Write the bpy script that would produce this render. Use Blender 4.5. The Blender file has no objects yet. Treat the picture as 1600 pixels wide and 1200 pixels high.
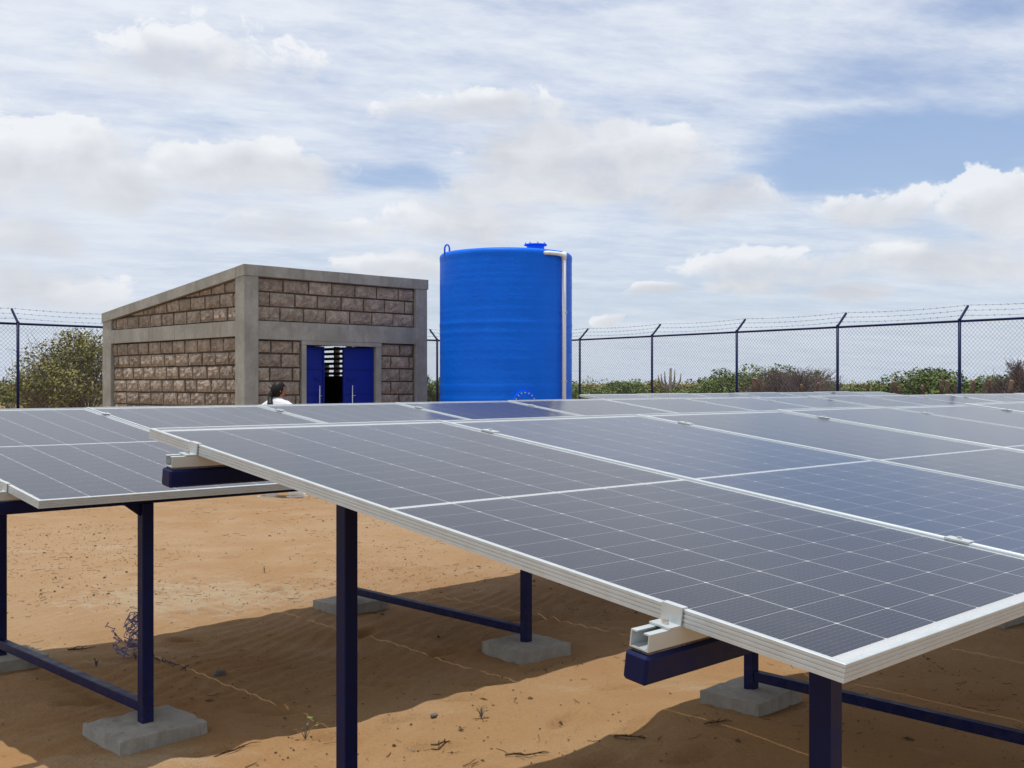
import bpy, bmesh, math, random
import numpy as np
from mathutils import Vector, Matrix, Euler
R = math.radians
scene = bpy.context.scene
COL = scene.collection

# ------------------------------------------------------------------ camera
CAM_H = 1.5
cd = bpy.data.cameras.new('camera'); cam = bpy.data.objects.new('camera', cd); COL.objects.link(cam)
cam.location = (0, 0, CAM_H); cam.rotation_euler = (R(90), 0, 0)
cd.sensor_width = 36; cd.lens = 36 * 1713.2 / 1600; cd.clip_end = 20000; cd.clip_start = 0.05
scene.camera = cam

# ------------------------------------------------------------------ frame of the place
TH, TAU = 0.7739, 0.1276                      # heading of the panel rows, tilt of the panels
BX, BY = math.cos(TH), math.sin(TH)
B = Vector((BX, BY, 0)); A = Vector((-BY, BX, 0)); UP = Vector((0, 0, 1))

# ------------------------------------------------------------------ sun
to_sun = (UP - 0.11 * B + 0.04 * A).normalized()
sun_el = math.asin(to_sun.z); sun_az = math.atan2(to_sun.x, to_sun.y)
sd = bpy.data.lights.new('sun', 'SUN'); sd.energy = 3.6; sd.angle = R(0.53); sd.color = (1.0, 0.955, 0.89)
sun = bpy.data.objects.new('sun', sd); COL.objects.link(sun)
sun.rotation_euler = (-to_sun).to_track_quat('-Z', 'Y').to_euler(); sun.location = (0, 0, 60)

# ------------------------------------------------------------------ world: sky with clouds
scene.view_settings.view_transform = 'Standard'; scene.view_settings.look = 'None'
scene.view_settings.exposure = 0.0; scene.view_settings.gamma = 1.0
scene.view_settings.use_curve_mapping = False
world = bpy.data.worlds.new('World'); scene.world = world; world.use_nodes = True

class NT:
    """small helper to write node trees as expressions"""
    def __init__(s, tree): s.t = tree; s.n = tree.nodes; s.l = tree.links
    def node(s, typ, **kw):
        n = s.n.new(typ)
        for k, v in kw.items(): setattr(n, k, v)
        return n
    def put(s, sock, v):
        if isinstance(v, bpy.types.NodeSocket): s.l.new(v, sock)
        elif v is not None:
            try: sock.default_value = v
            except Exception:
                sock.default_value = tuple(v) + (1,) if len(v) == 3 else v
    def m(s, op, a, b=None, c=None, clamp=False):
        n = s.node('ShaderNodeMath', operation=op); n.use_clamp = clamp
        s.put(n.inputs[0], a)
        if b is not None: s.put(n.inputs[1], b)
        if c is not None: s.put(n.inputs[2], c)
        return n.outputs[0]
    def v(s, op, a, b=None, scale=None):
        n = s.node('ShaderNodeVectorMath', operation=op); s.put(n.inputs[0], a)
        if b is not None: s.put(n.inputs[1], b)
        if scale is not None: s.put(n.inputs['Scale'], scale)
        return n.outputs['Value'] if op in ('DOT_PRODUCT', 'LENGTH', 'DISTANCE') else n.outputs[0]
    def xyz(s, x=0, y=0, z=0):
        n = s.node('ShaderNodeCombineXYZ'); s.put(n.inputs[0], x); s.put(n.inputs[1], y); s.put(n.inputs[2], z); return n.outputs[0]
    def noise(s, vec, scale, detail=4, rough=0.5, dist=0, lac=2.0, out='Fac'):
        n = s.node('ShaderNodeTexNoise', noise_dimensions=getattr(s, 'dim', '3D')); s.put(n.inputs['Vector'], vec); s.put(n.inputs['Scale'], scale)
        s.put(n.inputs['Detail'], detail); s.put(n.inputs['Roughness'], rough); s.put(n.inputs['Distortion'], dist)
        s.put(n.inputs['Lacunarity'], lac); return n.outputs[out]
    def smooth(s, x, a, b, lo=0.0, hi=1.0):
        n = s.node('ShaderNodeMapRange', interpolation_type='SMOOTHSTEP'); s.put(n.inputs[0], x)
        for i, v in enumerate((a, b, lo, hi)): s.put(n.inputs[1 + i], v)
        return n.outputs[0]
    def lin(s, x, a, b, lo=0.0, hi=1.0):
        n = s.node('ShaderNodeMapRange'); s.put(n.inputs[0], x)
        for i, v in enumerate((a, b, lo, hi)): s.put(n.inputs[1 + i], v)
        return n.outputs[0]
    def mix(s, f, a, b, blend='MIX'):
        n = s.node('ShaderNodeMix', data_type='RGBA', blend_type=blend)
        s.put(n.inputs[0], f); s.put(n.inputs[6], a); s.put(n.inputs[7], b); return n.outputs[2]

def build_world():
    t = NT(world.node_tree); t.n.clear(); t.dim = '2D'
    out = t.node('ShaderNodeOutputWorld'); bg = t.node('ShaderNodeBackground'); bg.inputs[1].default_value = 0.1
    t.l.new(bg.outputs[0], out.inputs[0])
    sky = t.node('ShaderNodeTexSky', sky_type='NISHITA'); sky.sun_disc = False
    sky.sun_elevation = sun_el; sky.sun_rotation = sun_az; sky.dust_density = 1.2; sky.air_density = 1.0; sky.ozone_density = 1.5
    tc = t.node('ShaderNodeTexCoord'); d = tc.outputs['Generated']
    sp = t.node('ShaderNodeSeparateXYZ'); t.l.new(d, sp.inputs[0]); x, y, z = sp.outputs
    az = t.m('ARCTAN2', x, y); el = t.m('ARCSINE', z)
    elc = t.m('MAXIMUM', el, 0.0)
    P = t.xyz(az, el, 0)
    # --- warped coordinates for billowing edges
    w1 = t.v('SUBTRACT', t.noise(t.v('MULTIPLY', P, (1, 1.7, 1)), 9.0, 3, 0.5, out='Color'), (0.5, 0.5, 0.5))
    Pw = t.v('ADD', P, t.v('MULTIPLY', w1, (0.055, 0.028, 0)))
    # --- high veil: thin streaked sheets on a plane far above
    zz = t.m('ADD', t.m('MAXIMUM', z, 0.0), 0.10)
    PL = t.xyz(t.m('DIVIDE', x, zz), t.m('DIVIDE', y, zz), 0)
    PLr = t.v('MULTIPLY', t.xyz(t.m('ADD', t.m('MULTIPLY', t.m('DIVIDE', x, zz), 0.94), t.m('MULTIPLY', t.m('DIVIDE', y, zz), 0.34)),
                                t.m('SUBTRACT', t.m('MULTIPLY', t.m('DIVIDE', y, zz), 0.94), t.m('MULTIPLY', t.m('DIVIDE', x, zz), 0.34)), 0), (0.55, 1.0, 1))
    v1 = t.noise(PLr, 0.55, 6, 0.60, 0.4)
    v2 = t.noise(t.v('ADD', PLr, (7.3, 2.1, 4.0)), 4.2, 5, 0.66, 0.0)
    veil = t.m('ADD', t.m('MULTIPLY', v1, 0.68), t.m('MULTIPLY', v2, 0.32))
    def blob(c, r, P_=Pw):
        q = t.v('MULTIPLY', t.v('SUBTRACT', P_, (c[0], c[1], 0)), (1 / r[0], 1 / r[1], 0))
        return t.m('SUBTRACT', 1.0, t.v('DOT_PRODUCT', q, q))
    def px(X, Y): a_ = math.atan((X - 800) / 1713.2); return (a_, math.atan((600 - Y) / 1713.2 * math.cos(a_)))
    # open blue gaps in the veil
    gaps = None
    for (X, Y, rx, ry, s) in ((1500, 225, 0.20, 0.045, 0.34), (1330, 268, 0.14, 0.020, 0.16), (610, 285, 0.10, 0.014, 0.26), (900, 4, 0.12, 0.012, 0.16), (1400, 120, 0.16, 0.02, 0.10),
                              (480, 110, 0.05, 0.010, 0.10), (1570, 10, 0.10, 0.02, 0.14), (330, 195, 0.09, 0.010, 0.10), (640, 470, 0.6, 0.05, 0.10)):
        g = t.m('MULTIPLY', t.m('MAXIMUM', blob(px(X, Y), (rx, ry)), 0.0), s)
        gaps = g if gaps is None else t.m('ADD', gaps, g)
    veil = t.m('SUBTRACT', veil, gaps)
    veil = t.smooth(t.m('ADD', veil, t.lin(az, -0.45, 0.35, 0.05, -0.01)), 0.10, 0.56, 0.10, 0.98)
    lowhaze = t.m('POWER', 2.718, t.m('MULTIPLY', elc, -8.0))
    skyc = t.mix(1.0, sky.outputs[0], (1.08, 1.18, 1.38, 1), 'MULTIPLY')
    vcol = t.mix(t.smooth(v2, 0.25, 0.75), (7.0, 7.55, 8.7, 1), (8.4, 8.85, 9.5, 1))
    c = t.mix(veil, skyc, vcol)
    c = t.mix(t.m('MULTIPLY', lowhaze, 0.86), c, (5.9, 6.7, 7.9, 1))
    # --- cumulus: ellipses broken up by noise, lit from above
    F = None; Fb = None
    cum = [(60, 250, .11, .044, 1.0), (160, 287, .075, .028, .95), (370, 262, .095, .025, 1.1), (300, 90, .11, .032, .55), (760, 165, .11, .020, .60),
           (850, 235, .08, .032, 1.05), (960, 245, .10, .036, 1.1), (890, 292, .13, .022, .95), (1100, 312, .07, .020, .85), (1360, 321, .055, .017, 1.0),
           (1555, 305, .060, .028, 1.1), (1600, 325, .05, .022, 1.0), (100, 455, .060, .020, .95), (20, 375, .06, .020, .75), (15, 432, .04, .012, .7), (715, 347, .095, .022, .78), (620, 415, .075, .017, .85),
           (1190, 415, .075, .022, .82), (1170, 451, .050, .011, .95), (1020, 457, .038, .008, .9), (1345, 462, .034, .012, 1.0), (957, 494, .016, .007, 1.1), (1520, 405, .11, .020, .75), (1400, 405, .07, .018, .66), (450, 350, .11, .014, .5), (1250, 440, .06, .012, .5)]
    for (X, Y, rx, ry, w) in cum:
        c0 = px(X, Y)
        q = t.v('MULTIPLY', t.v('SUBTRACT', Pw, (c0[0], c0[1], 0)), (1 / rx, 1 / ry, 0))
        raw = t.m('SUBTRACT', 1.0, t.v('DOT_PRODUCT', q, q))
        F = t.m('MULTIPLY', raw, w) if F is None else t.m('MAXIMUM', F, t.m('MULTIPLY', raw, w))
        b2 = t.m('SUBTRACT', raw, t.v('DOT_PRODUCT', q, (-.3, 1.5, 0)))
        Fb = b2 if Fb is None else t.m('MAXIMUM', Fb, b2)
    # the same kind of cumulus goes on all round, outside the frame
    gen = t.noise(t.v('MULTIPLY', P, (1, 2.4, 1)), 3.4, 2, 0.5)
    band = t.m('MULTIPLY', t.smooth(el, 0.0, 0.08), t.smooth(el, 0.95, 0.35))
    outside = t.smooth(t.m('ABSOLUTE', az), 0.46, 0.60)
    G = t.m('MULTIPLY', t.m('MULTIPLY', t.m('MULTIPLY', t.m('SUBTRACT', gen, 0.47), 7.0), band), outside)
    G = t.m('ADD', G, t.m('MULTIPLY', t.m('SUBTRACT', outside, 1.0), 3.0))
    F = t.m('MAXIMUM', t.m('MAXIMUM', F, G), -1.5)
    Pn = t.v('MULTIPLY', Pw, (1, 1.5, 1))
    n1 = t.noise(Pn, 22.0, 7, 0.62)
    n2 = t.noise(t.v('ADD', Pn, (-0.007, 0.016, 0)), 13.0, 2, 0.5)
    base = t.smooth(t.m('ADD', Fb, t.m('MULTIPLY', t.m('SUBTRACT', n2, 0.5), 1.5)), -0.55, 1.35)
    dens = t.m('ADD', F, t.m('MULTIPLY', t.m('SUBTRACT', n1, 0.5), t.lin(base, 0, 1, 2.3, 1.7)))
    mask = t.smooth(dens, t.lin(base, 0, 1, 0.06, -0.25), t.lin(base, 0, 1, 0.34, 0.95))
    relief = t.m('MULTIPLY', t.m('SUBTRACT', n1, n2), 0.8)
    bright = t.m('SUBTRACT', t.m('ADD', 1.0, relief), t.m('MULTIPLY', base, 0.72), clamp=True)
    cc = t.mix(bright, (6.1, 6.25, 6.75, 1), (9.0, 9.2, 9.5, 1))
    low = t.m('POWER', 2.718, t.m('MULTIPLY', elc, -14.0))
    cc = t.mix(t.m('MULTIPLY', low, 0.50), cc, (6.7, 7.05, 7.6, 1))
    c = t.mix(t.m('MULTIPLY', mask, 0.88), c, cc)
    t.l.new(c, bg.inputs[0])
build_world()
scene.cycles.max_bounces = 6; scene.cycles.diffuse_bounces = 3; scene.cycles.glossy_bounces = 3; scene.cycles.transparent_max_bounces = 8
try: world.cycles.sampling_method = 'MANUAL'; world.cycles.sample_map_resolution = 512
except Exception: pass

# ------------------------------------------------------------------ helpers
def tag(o, label=None, cat=None, group=None, kind=None):
    if label: o['label'] = label
    if cat: o['category'] = cat
    if group: o['group'] = group
    if kind: o['kind'] = kind
    return o

def empty(name, loc=(0, 0, 0), rot=None, mat=None):
    o = bpy.data.objects.new(name, None); o.empty_display_size = 0.2; COL.objects.link(o)
    if mat is not None: o.matrix_world = mat
    else:
        o.location = loc
        if rot: o.rotation_euler = rot
    return o

def link(name, me, parent=None, loc=None, rot=None, scale=None):
    o = bpy.data.objects.new(name, me); COL.objects.link(o)
    if parent: o.parent = parent
    if loc is not None: o.location = loc
    if rot is not None: o.rotation_euler = rot
    if scale is not None: o.scale = scale
    return o

class MB:
    def __init__(s): s.v = []; s.f = []
    def add(s, vs, fs):
        k = len(s.v); s.v += [tuple(p) for p in vs]; s.f += [tuple(i + k for i in f) for f in fs]; return s
    def box(s, c, h, ax=None):
        c = Vector(c); ax = ax or (Vector((1, 0, 0)), Vector((0, 1, 0)), Vector((0, 0, 1)))
        vs = [c + ax[0] * h[0] * i + ax[1] * h[1] * j + ax[2] * h[2] * k for k in (-1, 1) for j in (-1, 1) for i in (-1, 1)]
        return s.add(vs, [(0, 2, 3, 1), (4, 5, 7, 6), (0, 1, 5, 4), (2, 6, 7, 3), (0, 4, 6, 2), (1, 3, 7, 5)])
    def box2(s, a, b): return s.box([(a[i] + b[i]) / 2 for i in range(3)], [(b[i] - a[i]) / 2 for i in range(3)])
    def bar(s, p, q, w, h, side=None):
        p = Vector(p); q = Vector(q); d = (q - p).normalized()
        sd_ = side or d.cross(UP)
        if sd_.length < 1e-4: sd_ = Vector((1, 0, 0))
        sd_ = sd_.normalized(); u = sd_.cross(d).normalized()
        return s.box((p + q) / 2, (w / 2, (q - p).length / 2, h / 2), (sd_, d, u))
    def tube(s, pts, r, n=6, cap=True):
        pts = [Vector(p) for p in pts]; rings = []; nrm = None
        rs = r if isinstance(r, (list, tuple)) else [r] * len(pts)
        for i, p in enumerate(pts):
            d = (pts[min(i + 1, len(pts) - 1)] - pts[max(i - 1, 0)])
            d = d.normalized() if d.length > 1e-9 else Vector((0, 0, 1))
            if nrm is None:
                nrm = d.orthogonal().normalized()
            nrm = (nrm - d * nrm.dot(d))
            nrm = nrm.normalized() if nrm.length > 1e-6 else d.orthogonal().normalized()
            b = d.cross(nrm)
            rings.append([p + (nrm * math.cos(2 * math.pi * k / n) + b * math.sin(2 * math.pi * k / n)) * rs[i] for k in range(n)])
        vs = [v for rg in rings for v in rg]; fs = []
        for i in range(len(pts) - 1):
            for k in range(n):
                k2 = (k + 1) % n; fs.append((i * n + k, i * n + k2, (i + 1) * n + k2, (i + 1) * n + k))
        if cap: fs += [tuple(range(n))[::-1], tuple(range((len(pts) - 1) * n, len(pts) * n))]
        return s.add(vs, fs)
    def lathe(s, prof, n=48, c=(0, 0, 0)):
        vs = [(c[0] + r * math.cos(2 * math.pi * k / n), c[1] + r * math.sin(2 * math.pi * k / n), c[2] + z) for r, z in prof for k in range(n)]
        fs = [(i * n + k, i * n + (k + 1) % n, (i + 1) * n + (k + 1) % n, (i + 1) * n + k) for i in range(len(prof) - 1) for k in range(n)]
        return s.add(vs, fs)
    def mesh(s, name, mat, smooth=False, bevel=0):
        me = bpy.data.meshes.new(name); me.from_pydata(s.v, [], s.f); me.update()
        if bevel:
            bm = bmesh.new(); bm.from_mesh(me)
            bmesh.ops.bevel(bm, geom=list(bm.edges), offset=bevel, segments=1, affect='EDGES', clamp_overlap=True)
            bm.to_mesh(me); bm.free()
        if mat: me.materials.append(mat)
        if smooth: me.polygons.foreach_set('use_smooth', [True] * len(me.polygons))
        return me
    def build(s, name, mat, parent=None, smooth=False, bevel=0, loc=None, rot=None):
        return link(name, s.mesh(name, mat, smooth, bevel), parent, loc, rot)

# value noise in numpy (for terrain)
_rng = np.random.RandomState(5); _perm = _rng.rand(256, 256)
def vnoise(x, y):
    xi = np.floor(x).astype(int); yi = np.floor(y).astype(int); fx = x - xi; fy = y - yi
    fx = fx * fx * (3 - 2 * fx); fy = fy * fy * (3 - 2 * fy)
    g = lambda i, j: _perm[i % 256, j % 256]
    return (g(xi, yi) * (1 - fx) + g(xi + 1, yi) * fx) * (1 - fy) + (g(xi, yi + 1) * (1 - fx) + g(xi + 1, yi + 1) * fx) * fy
def fbm(x, y, o=4):
    s = 0; a = 0.5
    for i in range(o): s = s + a * vnoise(x + 17.3 * i, y + 9.1 * i); x = x * 2.03; y = y * 2.03; a *= 0.5
    return s

# ------------------------------------------------------------------ materials
def mat(name, fn=None, base=(0.5, 0.5, 0.5), rough=0.6, metal=0.0, spec=None, coat=None):
    m = bpy.data.materials.new(name); m.use_nodes = True; t = NT(m.node_tree)
    p = t.n['Principled BSDF']; p.inputs['Base Color'].default_value = (*base, 1); p.inputs['Roughness'].default_value = rough
    p.inputs['Metallic'].default_value = metal
    if spec is not None: p.inputs['Specular IOR Level'].default_value = spec
    if coat: p.inputs['Coat Weight'].default_value = coat; p.inputs['Coat Roughness'].default_value = 0.08
    if fn: fn(t, p)
    return m
def obj_co(t): return t.node('ShaderNodeTexCoord').outputs['Object']
def world_co(t): return t.node('ShaderNodeNewGeometry').outputs['Position']
def bump(t, p, h, strength=0.3, dist=0.01):
    b = t.node('ShaderNodeBump'); b.inputs['Strength'].default_value = strength; b.inputs['Distance'].default_value = dist
    t.put(b.inputs['Height'], h); t.l.new(b.outputs[0], p.inputs['Normal'])

def f_sand(t, p):
    P = world_co(t)
    big = t.noise(P, 0.35, 4, 0.55); mid = t.noise(t.v('ADD', P, (3, 8, 1)), 2.2, 5, 0.6); fine = t.noise(P, 55.0, 3, 0.7); gr = t.noise(P, 320.0, 2, 0.7)
    c = t.mix(t.smooth(big, 0.35, 0.65), (0.282, 0.164, 0.078, 1), (0.305, 0.200, 0.110, 1))
    c = t.mix(t.smooth(mid, 0.40, 0.72), c, (0.325, 0.222, 0.130, 1))
    sy = t.node('ShaderNodeSeparateXYZ'); t.l.new(P, sy.inputs[0])
    loose = t.smooth(t.m('ADD', sy.outputs[1], t.m('MULTIPLY', big, 4.0)), 10.0, 6.2)
    c = t.mix(loose, c, t.mix(1.0, c, (0.98, 0.90, 0.72, 1), 'MULTIPLY'))
    # pale crust patches
    pale = t.noise(t.v('MULTIPLY', t.v('ADD', P, (11, 2, 0)), (0.7, 1.4, 1)), 1.1, 6, 0.62)
    c = t.mix(t.m('MULTIPLY', t.smooth(pale, 0.57, 0.72), 0.62), c, (0.375, 0.310, 0.215, 1))
    pv = t.v('MULTIPLY', t.v('SUBTRACT', P, (-2.25, 7.75, 0)), (0.75, 1.0, 0)); pm = t.m('ADD', t.m('SUBTRACT', 0.75, t.v('DOT_PRODUCT', pv, pv)), t.m('MULTIPLY', t.m('SUBTRACT', t.noise(t.v('MULTIPLY', P, (1, 2.2, 1)), 5.0, 5, 0.65), 0.5), 3.2))
    c = t.mix(t.m('MULTIPLY', t.smooth(pm, 0.25, 0.9), 0.55), c, (0.37, 0.335, 0.25, 1))
    # darker specks of plant crumbs and damp grains
    sp = t.noise(t.v('MULTIPLY', P, (1, 1, 1)), 38.0, 4, 0.75)
    c = t.mix(t.m('MULTIPLY', t.smooth(sp, 0.60, 0.70), 0.60), c, (0.095, 0.062, 0.038, 1))
    sp2 = t.noise(t.v('ADD', P, (4, 4, 4)), 95.0, 2, 0.6)
    c = t.mix(t.m('MULTIPLY', t.smooth(sp2, 0.62, 0.70), t.m('MULTIPLY', t.smooth(mid, 0.38, 0.6), 0.65)), c, (0.085, 0.055, 0.032, 1))
    c = t.mix(t.lin(fine, 0.3, 0.7, 0.0, 0.35), c, (0.20, 0.118, 0.060, 1))
    c = t.mix(t.lin(gr, 0.3, 0.7, 0.0, 0.22), c, (0.40, 0.285, 0.185, 1))
    t.l.new(c, p.inputs['Base Color'])
    h = t.m('ADD', t.m('MULTIPLY', fine, 0.5), t.m('ADD', t.m('MULTIPLY', t.noise(P, 14.0, 4, 0.6), 1.2), t.m('MULTIPLY', gr, 0.22)))
    bump(t, p, h, 0.8, 0.014)
M_sand = mat('sand', f_sand, rough=0.95, spec=0.1)

def f_conc(cols, sc=1.0, bs=0.4):
    def f(t, p):
        P = world_co(t)
        n = t.noise(P, 2.2 * sc, 6, 0.62); n2 = t.noise(P, 16 * sc, 5, 0.7); st = t.noise(t.v('MULTIPLY', P, (3, 3, 0.5)), 3.0 * sc, 5, 0.65)
        c = t.mix(t.smooth(n, 0.36, 0.66), cols[0], cols[1]); c = t.mix(t.m('MULTIPLY', t.smooth(st, 0.5, 0.72), 0.6), c, cols[2])
        c = t.mix(t.lin(n2, 0.3, 0.75, 0, 0.45), c, tuple(v * 0.72 for v in cols[0][:3]) + (1,))
        t.l.new(c, p.inputs['Base Color']); bump(t, p, t.m('ADD', n2, t.noise(P, 90 * sc, 3, 0.6)), bs, 0.01)
    return f
M_conc = mat('concrete', f_conc(((0.275, 0.275, 0.250, 1), (0.370, 0.372, 0.345, 1), (0.205, 0.200, 0.178, 1))), rough=0.9, spec=0.2)
M_pad = mat('footing_concrete', f_conc(((0.30, 0.29, 0.26, 1), (0.38, 0.37, 0.34, 1), (0.22, 0.185, 0.145, 1)), 2.5, 0.6), rough=0.95, spec=0.15)
M_mortar = mat('mortar', f_conc(((0.085, 0.068, 0.054, 1), (0.13, 0.108, 0.088, 1), (0.055, 0.044, 0.034, 1)), 2.0), rough=0.95, spec=0.1)

def f_block(t, p):
    P = world_co(t); oi = t.node('ShaderNodeObjectInfo')
    n = t.noise(P, 9.0, 6, 0.7); n2 = t.noise(P, 45.0, 4, 0.7)
    c = t.mix(t.smooth(n, 0.35, 0.68), (0.270, 0.222, 0.180, 1), (0.470, 0.405, 0.342, 1))
    c = t.mix(t.m('MULTIPLY', t.smooth(n2, 0.58, 0.75), 0.6), c, (0.60, 0.54, 0.47, 1))
    c = t.mix(t.m('MULTIPLY', t.smooth(n2, 0.47, 0.32), 0.7), c, (0.13, 0.10, 0.078, 1))
    hs = t.node('ShaderNodeHueSaturation'); t.put(hs.inputs['Value'], t.lin(oi.outputs['Random'], 0, 1, 0.82, 1.16)); t.put(hs.inputs['Color'], c)
    t.l.new(hs.outputs[0], p.inputs['Base Color']); bump(t, p, t.m('ADD', t.m('MULTIPLY', n, 2.0), n2), 0.9, 0.03)
M_block = mat('split_face_block', f_block, rough=0.95, spec=0.1)

def f_navy(t, p):
    P = world_co(t); n = t.noise(P, 14.0, 5, 0.65); n2 = t.noise(P, 120.0, 3, 0.6)
    c = t.mix(t.smooth(n, 0.35, 0.7), (0.0012, 0.0048, 0.044, 1), (0.0018, 0.0075, 0.066, 1))
    c = t.mix(t.m('MULTIPLY', t.smooth(t.noise(P, 30.0, 6, 0.7), 0.64, 0.76), 0.22), c, (0.06, 0.06, 0.075, 1))
    sz = t.node('ShaderNodeSeparateXYZ'); t.l.new(P, sz.inputs[0])
    dz = t.m('MULTIPLY', t.m('MULTIPLY', t.smooth(sz.outputs[2], 0.34, 0.08), t.smooth(t.noise(P, 22.0, 5, 0.7), 0.40, 0.68)), 0.09)
    c = t.mix(dz, c, (0.20, 0.135, 0.085, 1))
    t.l.new(c, p.inputs['Base Color']); t.l.new(t.lin(n, 0.3, 0.7, 0.38, 0.6), p.inputs['Roughness']); bump(t, p, n2, 0.12, 0.002)
M_navy = mat('navy_paint', f_navy, rough=0.45, spec=0.2)
M_door = mat('door_paint', lambda t, p: t.l.new(t.mix(t.noise(world_co(t), 5.0, 4, 0.6), (0.002, 0.012, 0.20, 1), (0.003, 0.018, 0.27, 1)), p.inputs['Base Color']), rough=0.45, spec=0.3)

def f_alu(t, p):
    P = world_co(t); n = t.noise(P, 25.0, 4, 0.6)
    t.l.new(t.mix(n, (0.44, 0.485, 0.50, 1), (0.54, 0.585, 0.60, 1)), p.inputs['Base Color']); t.l.new(t.lin(n, 0.3, 0.7, 0.34, 0.5), p.inputs['Roughness'])
M_alu = mat('anodised_aluminium', f_alu, rough=0.4, metal=0.35)
M_steel = mat('bright_steel', None, (0.62, 0.61, 0.59), 0.28, 0.9)
M_back = mat('white_backsheet', None, (0.56, 0.57, 0.58), 0.5)

def cell_mat(name, c0, c1):
    def f(t, p):
        P = obj_co(t); sp = t.node('ShaderNodeSeparateXYZ'); t.l.new(P, sp.inputs[0])
        fy = t.m('PINGPONG', sp.outputs[1], 0.0057); line = t.smooth(fy, 0.0016, 0.0006)
        fx = t.m('PINGPONG', sp.outputs[0], 0.009); dash = t.smooth(fx, 0.0012, 0.0030)
        n = t.noise(P, 3.0, 3, 0.5)
        c = t.mix(n, c0, c1)
        c = t.mix(t.m('MULTIPLY', t.m('MULTIPLY', line, dash), 0.55), c, (0.10, 0.105, 0.15, 1))
        t.l.new(c, p.inputs['Base Color'])
    return mat(name, f, rough=0.5, spec=0.3)
M_cell = cell_mat('silicon_cell', (0.010, 0.010, 0.024, 1), (0.016, 0.016, 0.034, 1))
M_cellb = cell_mat('blue_silicon_cell', (0.008, 0.024, 0.078, 1), (0.012, 0.032, 0.095, 1))

def f_glass():
    m = bpy.data.materials.new('dusty_panel_glass'); m.use_nodes = True; t = NT(m.node_tree); t.n.clear()
    out = t.node('ShaderNodeOutputMaterial'); tr = t.node('ShaderNodeBsdfTransparent'); tr.inputs[0].default_value = (0.97, 0.98, 0.98, 1)
    gl = t.node('ShaderNodeBsdfGlossy'); gl.inputs['Roughness'].default_value = 0.16; gl.inputs['Color'].default_value = (0.84, 0.85, 0.87, 1)
    fr = t.node('ShaderNodeFresnel'); fr.inputs[0].default_value = 1.335
    b = t.node('ShaderNodeBump'); b.inputs['Strength'].default_value = 0.02; b.inputs['Distance'].default_value = 0.01
    P = world_co(t); t.put(b.inputs['Height'], t.noise(P, 6.0, 3, 0.5)); t.l.new(b.outputs[0], gl.inputs['Normal'])
    mx = t.node('ShaderNodeMixShader'); t.l.new(fr.outputs[0], mx.inputs[0]); t.l.new(tr.outputs[0], mx.inputs[1]); t.l.new(gl.outputs[0], mx.inputs[2])
    df = t.node('ShaderNodeBsdfDiffuse'); df.inputs[0].default_value = (0.42, 0.37, 0.31, 1)
    dust = t.lin(t.noise(P, 1.6, 6, 0.65), 0.3, 0.7, 0.003, 0.020)
    dust = t.m('ADD', dust, t.m('MULTIPLY', t.smooth(t.noise(t.v('MULTIPLY', P, (1.0, 1.0, 0.3)), 9.0, 6, 0.72), 0.56, 0.74), 0.030))
    spk = t.m('MULTIPLY', t.smooth(t.noise(P, 130.0, 3, 0.6), 0.70, 0.78), 0.35)
    mx2 = t.node('ShaderNodeMixShader'); t.l.new(t.m('ADD', dust, spk), mx2.inputs[0]); t.l.new(mx.outputs[0], mx2.inputs[1]); t.l.new(df.outputs[0], mx2.inputs[2])
    t.l.new(mx2.outputs[0], out.inputs[0]); return m
M_glass = f_glass()

def f_tank(t, p):
    P = obj_co(t); n = t.noise(P, 1.5, 5, 0.6); n2 = t.noise(t.v('MULTIPLY', P, (1, 1, 1.6)), 11.0, 5, 0.65)
    c = t.mix(t.smooth(n, 0.3, 0.7), (0.001, 0.125, 0.74, 1), (0.002, 0.150, 0.83, 1)); t.l.new(c, p.inputs['Base Color'])
    st = t.noise(t.v('MULTIPLY', P, (2.0, 2.0, 0.22)), 3.0, 4, 0.6)
    t.l.new(t.mix(t.m('MULTIPLY', t.smooth(st, 0.6, 0.8), 0.25), c, (0.03, 0.16, 0.62, 1)), p.inputs['Base Color'])
    bump(t, p, t.m('ADD', n2, t.m('MULTIPLY', t.noise(P, 40.0, 3, 0.6), 0.3)), 0.22, 0.02)
M_tank = mat('blue_fibreglass', f_tank, rough=0.5, spec=0.15)
M_pvc = mat('white_pvc', None, (0.74, 0.77, 0.79), 0.4)

def f_leaf(c0, c1, c2):
    def f(t, p):
        P = world_co(t); g = t.node('ShaderNodeNewGeometry')
        n = t.noise(P, 1.8, 3, 0.6)
        c = t.mix(t.smooth(n, 0.35, 0.65), c0, c1); c = t.mix(t.m('MULTIPLY', g.outputs['Random Per Island'], 0.6), c, c2)
        t.l.new(c, p.inputs['Base Color'])
        p.inputs['Subsurface Weight'].default_value = 0.0
        p.inputs['Transmission Weight'].default_value = 0.0
    return f
M_leaf = mat('green_leaves', f_leaf((0.045, 0.080, 0.014, 1), (0.095, 0.145, 0.026, 1), (0.14, 0.17, 0.040, 1)), rough=0.65, spec=0.25)
M_leaf2 = mat('yellowish_leaves', f_leaf((0.090, 0.105, 0.020, 1), (0.190, 0.185, 0.040, 1), (0.27, 0.24, 0.07, 1)), rough=0.65, spec=0.25)
M_leaf3 = mat('bright_green_leaves', f_leaf((0.055, 0.105, 0.016, 1), (0.125, 0.185, 0.032, 1), (0.17, 0.21, 0.05, 1)), rough=0.6, spec=0.25)
M_bark = mat('grey_bark', f_conc(((0.16, 0.135, 0.12, 1), (0.27, 0.24, 0.22, 1), (0.10, 0.08, 0.07, 1)), 3.0), rough=0.95, spec=0.1)
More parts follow.
